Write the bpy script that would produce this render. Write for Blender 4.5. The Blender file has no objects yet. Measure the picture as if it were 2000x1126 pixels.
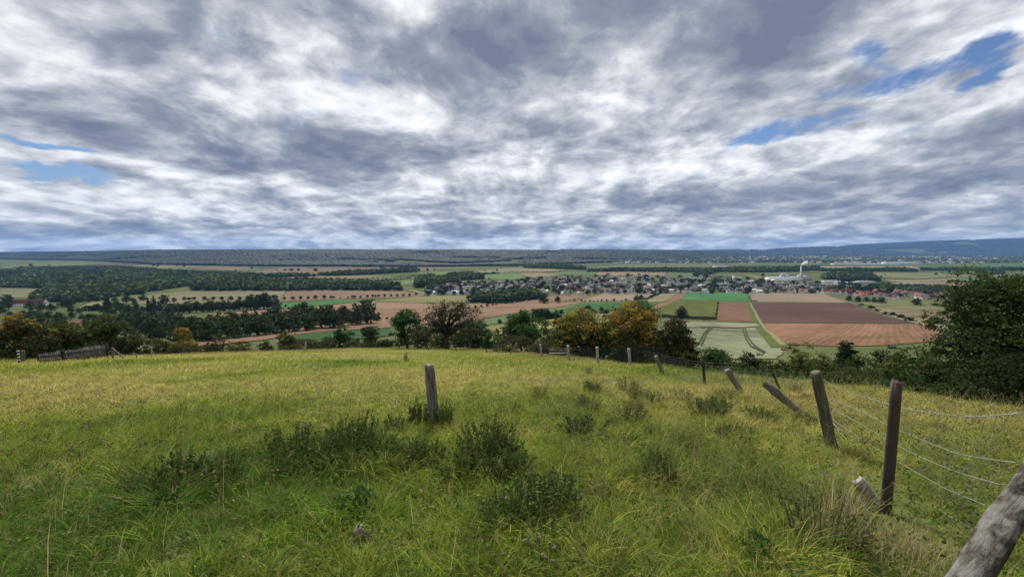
import bpy, math, random
import numpy as np
from mathutils import Vector, Matrix, Quaternion
from mathutils.geometry import delaunay_2d_cdt

random.seed(7)
RS = np.random.RandomState(11)
scene = bpy.context.scene
COL = scene.collection

# ------------------------------------------------------------------ camera model
FPX, CX, CYP = 800.0, 1000.0, 563.0
PITCH = math.atan(75.0 / FPX)
CP, SP = math.cos(PITCH), math.sin(PITCH)

def ray(px, py):
    a = (px - CX) / FPX
    b = -(py - CYP) / FPX
    return a, CP + b * SP, -SP + b * CP

def at(px, py, Y):
    x, y, z = ray(px, py)
    return Vector((x / y * Y, Y, z / y * Y))

def smooth(a, b, x):
    t = np.clip((x - a) / (b - a), 0, 1)
    return t * t * (3 - 2 * t)

# ------------------------------------------------------------------ noise and terrain
def vnoise(x, y, seed=0):
    x = np.asarray(x, float); y = np.asarray(y, float)
    xi = np.floor(x).astype(np.int64); yi = np.floor(y).astype(np.int64)
    fx = x - xi; fy = y - yi
    fx = fx * fx * (3 - 2 * fx); fy = fy * fy * (3 - 2 * fy)
    def h(i, j):
        n = (i * 374761393 + j * 668265263 + seed * 974711) & 0x7fffffff
        n = ((n ^ (n >> 13)) * 1274126177) & 0x7fffffff
        return ((n ^ (n >> 16)) & 0xffff) / 65535.0
    return (h(xi, yi) * (1 - fx) + h(xi + 1, yi) * fx) * (1 - fy) + (h(xi, yi + 1) * (1 - fx) + h(xi + 1, yi + 1) * fx) * fy

def fbm(x, y, seed=0, o=3):
    v = 0; a = 0.5; s = 0
    for k in range(o):
        v = v + a * vnoise(x * 2 ** k, y * 2 ** k, seed + k * 17); s += a; a *= 0.5
    return v / s

_DY = [-60, -40, 0, 20, 45, 70, 110, 150, 220, 300, 420, 600, 850, 1000, 1300, 20000]
_DD = [-7, -6, 1.65, 6.05, 11.55, 17.0, 26, 34.5, 47.5, 59.5, 73, 86, 94, 96, 96.5, 96.5]
_t = np.linspace(math.log(30), math.log(20100), 3000)
_tab = np.interp(np.exp(_t) - 90, _DY, _DD)
_k = np.hanning(61); _k /= _k.sum()
_tab = np.convolve(np.pad(_tab, 30, mode='edge'), _k, 'valid')

MEADOW = np.array([(12.5, -5), (11.4, 8.4), (10.9, 10.8), (10.5, 13.4), (9.9, 15.8), (9.4, 19.8), (7.5, 26), (4.6, 35.5), (0, 54),
                   (-12, 72), (-26, 68), (-29, 57), (-35, 47), (-37, 37), (-36, 28), (-40, 10), (-40, -5)], float)

def sdist(X, Y, P=MEADOW):
    d = np.full(X.shape, 1e9); ins = np.zeros(X.shape, bool)
    n = len(P)
    for i in range(n):
        ax, ay = P[i]; bx, by = P[(i + 1) % n]
        dx, dy = bx - ax, by - ay
        t = np.clip(((X - ax) * dx + (Y - ay) * dy) / (dx * dx + dy * dy), 0, 1)
        d = np.minimum(d, np.hypot(X - ax - t * dx, Y - ay - t * dy))
        c = ((ay > Y) != (by > Y))
        with np.errstate(divide='ignore', invalid='ignore'):
            xx = (bx - ax) * (Y - ay) / (by - ay if by != ay else 1e-9) + ax
        ins ^= c & (X < xx)
    return np.where(ins, -d, d)

def colX(px): return (np.asarray(px, float) - 1000) / 800.0

RA_U = colX([-600, 0, 200, 300, 500, 800, 1000, 1200, 1350, 1480, 3000])
RA_TOP = [492, 491, 488.5, 486, 485, 485, 486, 487.2, 489.6, 496, 497]
RA_BASE = [506, 506, 510, 517, 520, 522, 520, 512, 506, 500, 499]
RB_U = colX([-600, 1100, 1200, 1300, 1400, 1500, 1600, 1650, 1700, 1800, 1900, 2000, 2200, 3000])
RB_TOP = [496, 492, 489.5, 489.5, 487, 484.5, 481, 477.5, 475.5, 470.5, 467, 464, 461, 461]

def ridgeA(u):
    yb = np.interp(u, RA_U, RA_BASE); yt = np.interp(u, RA_U, RA_TOP)
    Y0 = 96.5 * 800 / (yb - 488.0)
    return Y0, Y0 + 2400, -(yt - 488.0) / 800.0 * (Y0 + 2400) - 24

def H(X, Y):
    X = np.asarray(X, float); Y = np.asarray(Y, float)
    X, Y = np.broadcast_arrays(X, Y)
    d = np.interp(np.log(np.maximum(Y, -55) + 90), _t, _tab)
    s = np.maximum(sdist(X, Y), 0)
    ss = s * s / (s + 2.5)
    e = 6.5 * (1 - np.exp(-ss / 16)) * (1 - smooth(60, 260, s))
    z = -(d + e)
    near = 1 - smooth(25, 70, np.hypot(X, Y))
    z = z + near * (0.35 * (vnoise(X / 5.3, Y / 5.3, 3) - 0.5) + 0.16 * (vnoise(X / 1.3, Y / 1.3, 5) - 0.5)) * (1 - np.exp(-(X * X + Y * Y) / 4))
    mid = smooth(120, 500, np.hypot(X, Y))
    z = z + mid * 3.0 * (fbm(X / 260.0, Y / 260.0, 9) - 0.5)
    z = z + 7 * np.exp(-((X + 520) / 420) ** 2 - ((Y - 980) / 160) ** 2)
    Ys = np.maximum(Y, 0.35 * np.hypot(X, Y) + 1)
    u = np.clip(X / Ys, -3, 3)
    Y0, Y1, za = ridgeA(u)
    ta = smooth(0, 1, (Ys - Y0) / (Y1 - Y0))
    nz = (fbm(X / 700.0, Y / 700.0, 21) - 0.5) * 34
    z = z + ta * (za + 96.5 + 0 * nz) + nz * np.sin(np.pi * np.clip((Ys - Y0) / (Y1 - Y0), 0, 1))
    zb = -(np.interp(u, RB_U, RB_TOP) - 488.0) / 800.0 * 10400 - 34
    tb = smooth(8300, 10400, Ys + 500 * (fbm(X / 1500., Y / 1500., 5) - 0.5))
    base = np.maximum(z, -200)
    z = z + tb * np.maximum(zb - base, 0)
    return z

def hz(x, y): return float(H(np.array([x]), np.array([y]))[0])

_YY = np.concatenate([np.linspace(1.5, 130, 900), np.geomspace(130.3, 11500, 1200)])
def gp(px, py, ymin=0.0):
    rx, ry, rz = ray(px, py)
    Y = _YY[_YY >= ymin]
    g = H(Y * rx / ry, Y) - Y * rz / ry
    i = np.argmax(g >= 0)
    if g[i] < 0: i = len(Y) - 1
    if i == 0: y = Y[0]
    else:
        g0, g1 = g[i - 1], g[i]
        y = Y[i - 1] + (Y[i] - Y[i - 1]) * (-g0 / (g1 - g0) if g1 != g0 else 0)
    x = y * rx / ry
    return Vector((x, y, hz(x, y)))

# ------------------------------------------------------------------ object helpers
def tag(o, label=None, cat=None, group=None, kind=None):
    if label: o['label'] = label
    if cat: o['category'] = cat
    if group: o['group'] = group
    if kind: o['kind'] = kind
    return o

def mesh_from(name, verts, faces, mats=(), midx=None, col=None, smooth_sh=False):
    """faces: list of int arrays (M x k)"""
    me = bpy.data.meshes.new(name)
    verts = np.asarray(verts, np.float32)
    me.vertices.add(len(verts)); me.vertices.foreach_set('co', verts.ravel())
    loops = np.concatenate([np.asarray(f, np.int32).ravel() for f in faces])
    tot = np.concatenate([np.full(len(f), np.asarray(f).shape[1], np.int32) for f in faces])
    start = np.concatenate([[0], np.cumsum(tot)[:-1]]).astype(np.int32)
    me.loops.add(len(loops)); me.loops.foreach_set('vertex_index', loops)
    me.polygons.add(len(tot)); me.polygons.foreach_set('loop_start', start); me.polygons.foreach_set('loop_total', tot)
    for m in mats: me.materials.append(m)
    if midx is not None: me.polygons.foreach_set('material_index', np.asarray(midx, np.int32))
    if smooth_sh: me.polygons.foreach_set('use_smooth', np.ones(len(tot), bool))
    if col is not None:
        a = me.color_attributes.new('col', 'FLOAT_COLOR', 'POINT')
        c = np.ones((len(verts), 4), np.float32); c[:, :3] = col
        a.data.foreach_set('color', c.ravel())
    me.update(calc_edges=True)
    return me

def obj(name, me, parent=None, loc=(0, 0, 0)):
    o = bpy.data.objects.new(name, me); COL.objects.link(o)
    if parent: o.parent = parent
    o.location = loc
    return o

def empty(name, loc=(0, 0, 0), rz=0.0):
    o = bpy.data.objects.new(name, None); COL.objects.link(o)
    o.location = loc; o.rotation_euler = (0, 0, rz); o.empty_display_size = 0.2
    return o

class MB:
    """collects polygons of any size, with material index and colour"""
    def __init__(s): s.v = []; s.f = {}; s.m = {}; s.c = []; s.n = 0
    def add(s, v, f, mi=0, col=None):
        v = np.asarray(v, float); s.v.append(v)
        f = np.asarray(f)
        s.f.setdefault(f.shape[1], []).append(f + s.n); s.m.setdefault(f.shape[1], []).append(np.full(len(f), mi))
        c = np.ones((len(v), 3)); 
        if col is not None: c[:] = col
        s.c.append(c); s.n += len(v)
    def box(s, c, sz, mi=0, rz=0.0, col=None):
        x, y, z = [q / 2 for q in sz]
        v = np.array([(-x, -y, -z), (x, -y, -z), (x, y, -z), (-x, y, -z), (-x, -y, z), (x, -y, z), (x, y, z), (-x, y, z)])
        if rz:
            R = np.array(Matrix.Rotation(rz, 3, 'Z')); v = v @ R.T
        s.add(v + np.array(c), [(0, 3, 2, 1), (4, 5, 6, 7), (0, 1, 5, 4), (1, 2, 6, 5), (2, 3, 7, 6), (3, 0, 4, 7)], mi, col)
    def tube(s, pts, rad, n=6, mi=0, col=None, cap=True, jit=0.0):
        pts = [Vector(p) for p in pts]
        if not hasattr(rad, '__len__'): rad = [rad] * len(pts)
        V = []
        t0 = (pts[1] - pts[0]).normalized()
        up = Vector((0, 0, 1)) if abs(t0.z) < 0.9 else Vector((1, 0, 0))
        nx = t0.cross(up).normalized()
        for i, p in enumerate(pts):
            t = (pts[min(i + 1, len(pts) - 1)] - pts[max(i - 1, 0)]).normalized()
            nx = (nx - t * nx.dot(t)).normalized(); ny = t.cross(nx)
            for k in range(n):
                a = 2 * math.pi * k / n
                r = rad[i] * (1 + (random.random() - 0.5) * jit)
                V.append(p + nx * math.cos(a) * r + ny * math.sin(a) * r)
        F = [(i * n + k, i * n + (k + 1) % n, (i + 1) * n + (k + 1) % n, (i + 1) * n + k) for i in range(len(pts) - 1) for k in range(n)]
        s.add([tuple(v) for v in V], F, mi, col)
        if cap:
            L = (len(pts) - 1) * n
            s.f.setdefault(n, []).append(np.array([[s.n - n * len(pts) + L + k for k in range(n)], [s.n - n * len(pts) + n - 1 - k for k in range(n)]]))
            s.m.setdefault(n, []).append(np.full(2, mi))
    def mesh(s, name, mats, colour=False, smooth_sh=False):
        ks = sorted(s.f)
        F = [np.concatenate(s.f[k]) for k in ks]; M = np.concatenate([np.concatenate(s.m[k]) for k in ks])
        return mesh_from(name, np.concatenate(s.v), F, mats, M, np.concatenate(s.c) if colour else None, smooth_sh)

# ------------------------------------------------------------------ materials
def newmat(name):
    m = bpy.data.materials.new(name); m.use_nodes = True
    nt = m.node_tree; nt.nodes.clear()
    out = nt.nodes.new('ShaderNodeOutputMaterial')
    return m, nt, out

def N(nt, kind, **kw):
    n = nt.nodes.new(kind)
    for k, v in kw.items():
        if k == 'inp':
            for a, b in v.items(): n.inputs[a].default_value = b
        else: setattr(n, k, v)
    return n

def ramp(nt, stops, fac):
    r = nt.nodes.new('ShaderNodeValToRGB')
    e = r.color_ramp.elements
    while len(e) < len(stops): e.new(0.5)
    for i, (p, c) in enumerate(stops):
        e[i].position = p; e[i].color = (*c, 1)
    nt.links.new(fac, r.inputs['Fac'])
    return r.outputs['Color']

def leafmat(name, trans=0.3, rough=0.7, spec=0.12, gain=1.0):
    m, nt, out = newmat(name)
    a = N(nt, 'ShaderNodeAttribute', attribute_name='col')
    tc = N(nt, 'ShaderNodeTexCoord')
    nz = N(nt, 'ShaderNodeTexNoise', inp={'Scale': 3.0, 'Detail': 2.0})
    nt.links.new(tc.outputs['Object'], nz.inputs['Vector'])
    mr = N(nt, 'ShaderNodeMapRange', inp={'From Min': 0.3, 'From Max': 0.7, 'To Min': 0.75 * gain, 'To Max': 1.25 * gain})
    nt.links.new(nz.outputs['Fac'], mr.inputs['Value'])
    mx = N(nt, 'ShaderNodeVectorMath', operation='SCALE')
    nt.links.new(a.outputs['Color'], mx.inputs[0]); nt.links.new(mr.outputs[0], mx.inputs['Scale'])
    p = N(nt, 'ShaderNodeBsdfPrincipled', inp={'Roughness': rough, 'Specular IOR Level': spec})
    t = N(nt, 'ShaderNodeBsdfTranslucent')
    nt.links.new(mx.outputs[0], p.inputs['Base Color']); nt.links.new(mx.outputs[0], t.inputs['Color'])
    ms = N(nt, 'ShaderNodeMixShader', inp={'Fac': trans})
    nt.links.new(p.outputs[0], ms.inputs[1]); nt.links.new(t.outputs[0], ms.inputs[2])
    nt.links.new(ms.outputs[0], out.inputs['Surface'])
    return m

def simple(name, c1, c2, scale=(8, 8, 8), detail=4, rough=0.8, lo=0.35, hi=0.65, bump=0.0, spec=0.25, metal=0.0, coord='Object'):
    m, nt, out = newmat(name)
    tc = N(nt, 'ShaderNodeTexCoord'); mp = N(nt, 'ShaderNodeMapping', inp={'Scale': scale})
    nt.links.new(tc.outputs[coord], mp.inputs['Vector'])
    nz = N(nt, 'ShaderNodeTexNoise', inp={'Scale': 1.0, 'Detail': detail, 'Roughness': 0.62})
    nt.links.new(mp.outputs[0], nz.inputs['Vector'])
    c = ramp(nt, [(lo, c1), (hi, c2)], nz.outputs['Fac'])
    p = N(nt, 'ShaderNodeBsdfPrincipled', inp={'Roughness': rough, 'Specular IOR Level': spec, 'Metallic': metal})
    nt.links.new(c, p.inputs['Base Color'])
    if bump:
        b = N(nt, 'ShaderNodeBump', inp={'Strength': bump, 'Distance': 0.02})
        nt.links.new(nz.outputs['Fac'], b.inputs['Height']); nt.links.new(b.outputs[0], p.inputs['Normal'])
    nt.links.new(p.outputs[0], out.inputs['Surface'])
    return m

M_LEAF = leafmat('leaves', 0.35)
M_FAR = leafmat('far_leaves', 0.15)
M_GRASS = leafmat('grass_blades', 0.45, 0.75, 0.08)
M_BARK = simple('bark', (.025, .02, .016), (.09, .075, .06), (6, 6, 1.5), bump=0.6)
M_WOOD = simple('weathered_wood', (.06, .052, .043), (.30, .275, .235), (34, 34, 2.2), 6, 0.9, 0.33, 0.68, 0.9, 0.1)
M_WOODG = simple('lichen_wood', (.05, .045, .03), (.175, .16, .11), (26, 26, 3), 6, 0.9, 0.33, 0.68, 0.9, 0.1)
M_WOODD = simple('dark_wood', (.02, .017, .015), (.075, .065, .055), (22, 22, 2.5), 5, 0.9, 0.35, 0.7, 0.8, 0.1)
M_RUST = simple('rusty_pipe', (.035, .024, .02), (.085, .055, .045), (9, 9, 5), 6, 0.7, 0.35, 0.7, 0.4, 0.3)
M_WOODP = simple('grey_boards', (.05, .046, .042), (.15, .14, .135), (9, 9, 1.2), 5, 0.9, 0.33, 0.68, 0.4, 0.1)
M_PALE = simple('pale_wood', (.20, .175, .155), (.46, .41, .37), (14, 14, 4), 6, 0.9, 0.35, 0.65, 0.5, 0.1)
M_WIRE = simple('galvanised_wire', (.17, .18, .18), (.42, .44, .44), (30, 30, 30), 3, 0.5, spec=0.5)
M_WIRED = simple('dull_wire', (.06, .065, .065), (.14, .15, .15), (30, 30, 30), 3, 0.6, spec=0.3)
M_ROCK = simple('stone', (.2, .15, .13), (.36, .28, .25), (20, 20, 20), 5, 0.9, bump=0.5)
M_WHITE = simple('white_paint', (.72, .71, .69), (.84, .83, .81), (.4, .4, .4), rough=0.6)
M_CREAM = simple('cream_render', (.5, .46, .38), (.64, .6, .52), (.4, .4, .4), rough=0.8)
M_GREYW = simple('grey_render', (.3, .3, .3), (.42, .42, .42), (.4, .4, .4), rough=0.8)
M_YELLOW = simple('yellow_render', (.6, .43, .1), (.7, .52, .15), (.4, .4, .4), rough=0.8)
M_RSLATE = simple('slate_roof', (.05, .053, .062), (.11, .115, .13), (1.2, 1.2, 1.2), rough=0.38)
M_RBROWN = simple('brown_tile_roof', (.075, .047, .04), (.13, .08, .065), (1.2, 1.2, 1.2), rough=0.8)
M_RRED = simple('red_tile_roof', (.12, .042, .038), (.19, .07, .06), (1.2, 1.2, 1.2), rough=0.8)
M_ROR = simple('orange_tile_roof', (.2, .085, .055), (.28, .125, .085), (1.2, 1.2, 1.2), rough=0.8)
M_GLASS = simple('window_glass', (.02, .025, .03), (.05, .055, .06), (1, 1, 1), rough=0.15, spec=0.5)
M_METAL = simple('grey_sheet_roof', (.42, .44, .46), (.6, .62, .64), (.2, .2, .2), rough=0.5)
M_BLACK = simple('black_paint', (.012, .012, .012), (.03, .03, .03), rough=0.5)
M_PURPLE = simple('purple_petals', (.2, .05, .28), (.36, .12, .42), (60, 60, 60))
M_PETALW = simple('white_petals', (.6, .6, .58), (.75, .75, .72), (60, 60, 60))

# ------------------------------------------------------------------ ground sheet
def build_ground():
    th = np.concatenate([np.radians(np.linspace(-180, -66, 58, endpoint=False)), np.radians(np.linspace(-66, 66, 470, endpoint=False)), np.radians(np.linspace(66, 180, 58, endpoint=False))])
    rr = np.concatenate([[0.4, 0.8], np.geomspace(1.2, 18000, 310)])
    T, R = np.meshgrid(th, rr)
    X = R * np.sin(T); Y = R * np.cos(T)
    Z = H(X, Y)
    nr, nth = X.shape
    V = np.stack([X, Y, Z], -1).reshape(-1, 3)
    V = np.vstack([V, [[0, 0, hz(0, 0)]]])
    i = np.arange(nr - 1)[:, None]; j = np.arange(nth)[None, :]
    j2 = (j + 1) % nth
    F = np.stack([i * nth + j, (i + 1) * nth + j + 0 * i, (i + 1) * nth + j2, i * nth + j2], -1).reshape(-1, 4)[:, ::-1]
    jj = np.arange(nth)
    F3 = np.stack([np.full(nth, nr * nth), jj, (jj + 1) % nth], -1)[:, ::-1]
    m, nt, out = newmat('ground_cover')
    tc = N(nt, 'ShaderNodeTexCoord')
    def nz(sc, det, seed=0):
        mp = N(nt, 'ShaderNodeMapping', inp={'Scale': (sc, sc, sc), 'Location': (seed, seed, 0)})
        nt.links.new(tc.outputs['Object'], mp.inputs['Vector'])
        n = N(nt, 'ShaderNodeTexNoise', inp={'Scale': 1.0, 'Detail': det, 'Roughness': 0.65})
        nt.links.new(mp.outputs[0], n.inputs['Vector']); return n.outputs['Fac']
    near = ramp(nt, [(.3, (.06, .08, .02)), (.45, (.10, .12, .032)), (.6, (.15, .14, .055)), (.75, (.19, .16, .075))], nz(0.22, 8))
    far = ramp(nt, [(.3, (.035, .052, .018)), (.5, (.07, .09, .028)), (.7, (.13, .125, .055))], nz(0.006, 7, 3))
    sx = N(nt, 'ShaderNodeVectorMath', operation='LENGTH'); nt.links.new(tc.outputs['Object'], sx.inputs[0])
    mr = N(nt, 'ShaderNodeMapRange', inp={'From Min': 75.0, 'From Max': 120.0}); nt.links.new(sx.outputs['Value'], mr.inputs['Value'])
    mx = N(nt, 'ShaderNodeMix', data_type='RGBA'); nt.links.new(mr.outputs[0], mx.inputs['Factor'])
    nt.links.new(near, mx.inputs[6]); nt.links.new(far, mx.inputs[7])
    p = N(nt, 'ShaderNodeBsdfPrincipled', inp={'Roughness': 0.95, 'Specular IOR Level': 0.05})
    nt.links.new(mx.outputs[2], p.inputs['Base Color'])
    nt.links.new(p.outputs[0], out.inputs['Surface'])
    o = obj('ground', mesh_from('ground', V, [F, F3], [m], smooth_sh=True))
    tag(o, kind='structure')
build_ground()

# ------------------------------------------------------------------ fields in the valley
def fieldmat(name, c1, c2, ang, lines=0.0, lscale=0.12, patch=0.02):
    m, nt, out = newmat(name)
    tc = N(nt, 'ShaderNodeTexCoord')
    mp = N(nt, 'ShaderNodeMapping', inp={'Rotation': (0, 0, ang)})
    nt.links.new(tc.outputs['Object'], mp.inputs['Vector'])
    m2 = N(nt, 'ShaderNodeMapping', inp={'Scale': (patch, patch * 0.28, patch)})
    nt.links.new(mp.outputs[0], m2.inputs['Vector'])
    n = N(nt, 'ShaderNodeTexNoise', inp={'Scale': 1.0, 'Detail': 8.0, 'Roughness': 0.65}); nt.links.new(m2.outputs[0], n.inputs['Vector'])
    fac = n.outputs['Fac']
    if lines:
        w = N(nt, 'ShaderNodeTexWave', wave_type='BANDS', bands_direction='X', inp={'Scale': lscale, 'Distortion': 0.6, 'Detail': 2.0, 'Detail Scale': 0.4})
        nt.links.new(mp.outputs[0], w.inputs['Vector'])
        w2 = N(nt, 'ShaderNodeMapRange', inp={'To Min': -lines, 'To Max': lines}); nt.links.new(w.outputs['Fac'], w2.inputs['Value'])
        ad = N(nt, 'ShaderNodeMath', operation='ADD'); nt.links.new(fac, ad.inputs[0]); nt.links.new(w2.outputs[0], ad.inputs[1]); fac = ad.outputs[0]
    m3 = N(nt, 'ShaderNodeMapping', inp={'Scale': (.35, .006, .1)}); nt.links.new(mp.outputs[0], m3.inputs['Vector'])
    n3 = N(nt, 'ShaderNodeTexNoise', inp={'Scale': 1.0, 'Detail': 4.0, 'Roughness': 0.7}); nt.links.new(m3.outputs[0], n3.inputs['Vector'])
    m4 = N(nt, 'ShaderNodeMapping', inp={'Scale': (.13, .09, .1)}); nt.links.new(mp.outputs[0], m4.inputs['Vector'])
    n4 = N(nt, 'ShaderNodeTexNoise', inp={'Scale': 1.0, 'Detail': 6.0, 'Roughness': 0.7}); nt.links.new(m4.outputs[0], n4.inputs['Vector'])
    def mad(a, k, b):
        q = N(nt, 'ShaderNodeMath', operation='MULTIPLY_ADD', inp={1: k}); nt.links.new(a, q.inputs[0]); nt.links.new(b, q.inputs[2]); return q.outputs[0]
    fac = mad(n3.outputs['Fac'], .45, mad(n4.outputs['Fac'], .4, fac))
    sb = N(nt, 'ShaderNodeMath', operation='SUBTRACT', inp={1: .425}); nt.links.new(fac, sb.inputs[0]); fac = sb.outputs[0]
    c = ramp(nt, [(.33, c1), (.67, c2)], fac)
    p = N(nt, 'ShaderNodeBsdfPrincipled', inp={'Roughness': 0.95, 'Specular IOR Level': 0.05})
    nt.links.new(c, p.inputs['Base Color']); nt.links.new(p.outputs[0], out.inputs['Surface'])
    return m

def world_poly(pp, ymin=100):
    return [gp(x, y, ymin) for x, y in pp]

_fz = [0.0]
def drape(name, pts, mat, lift=None, thick=0.0):
    P = [(p.x, p.y) for p in pts]
    per = 0.5 * abs(sum(P[i][0] * P[(i + 1) % len(P)][1] - P[(i + 1) % len(P)][0] * P[i][1] for i in range(len(P))))
    step = max(4.0, math.sqrt(per) / 26)
    B = []
    for i in range(len(P)):
        a = Vector(P[i]); b = Vector(P[(i + 1) % len(P)]); n = max(1, int((b - a).length / step))
        for k in range(n):
            q = a.lerp(b, k / n); w = min(step * .12, 2.0) if k else 0
            B.append(Vector((q.x + RS.normal() * w, q.y + RS.normal() * w)))
    nb = len(B)
    A = np.array([(b.x, b.y) for b in B])
    gx = np.arange(A[:, 0].min(), A[:, 0].max(), step); gy = np.arange(A[:, 1].min(), A[:, 1].max(), step)
    GX, GY = np.meshgrid(gx, gy); GX = GX.ravel(); GY = GY.ravel()
    keep = sdist(GX, GY, A) < -0.4 * step
    V2 = B + [Vector((x, y)) for x, y in zip(GX[keep], GY[keep])]
    r = delaunay_2d_cdt(V2, [], [list(range(nb))], 1, 1e-4)
    v = np.array([(q.x, q.y) for q in r[0]])
    if lift is None:
        _fz[0] += 0.012; lift = 0.25 + _fz[0]
    z = H(v[:, 0], v[:, 1]) + lift
    F = [np.array([f for f in r[2] if len(f) == 3])]
    V3 = np.column_stack([v, z])
    # upward normals
    f = F[0]; nrm = np.cross(V3[f[:, 1]] - V3[f[:, 0]], V3[f[:, 2]] - V3[f[:, 0]])[:, 2]
    f[nrm < 0] = f[nrm < 0][:, ::-1]
    if thick:
        V3[:, 2] += thick
        V3[:, 2] += (RS.rand(len(V3)) - 0.5) * 0.25
        zb = H(A[:, 0], A[:, 1]) + 0.05
        # side skirt, its top edge laid on the boundary
        n0 = len(V3)
        V3 = np.vstack([V3, np.column_stack([A, H(A[:, 0], A[:, 1]) + lift + thick]), np.column_stack([A, zb])])
        k = np.arange(nb)
        F.append(np.stack([n0 + k, n0 + (k + 1) % nb, n0 + nb + (k + 1) % nb, n0 + nb + k], -1))
    o = obj(name, mesh_from(name, V3, F, [mat], smooth_sh=not thick))
    tag(o, kind='structure')
    return o

def lin(r, g, b):
    f = lambda c: (c / 255 / 12.92) if c / 255 <= 0.04045 else ((c / 255 + 0.055) / 1.055) ** 2.4
    return np.array([f(r), f(g), f(b)])

FIELD_GAIN = 0.51
def fcol(rgb, k=0.13):
    c = lin(*rgb) * FIELD_GAIN; g = c.mean(); c = (g + (c - g) * .80) * np.array((.97, 1.0, .93))
    k = k * 1.5
    return tuple(c * (1 - k)), tuple(np.minimum(c * (1 + k * 1.3), 0.6))

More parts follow.
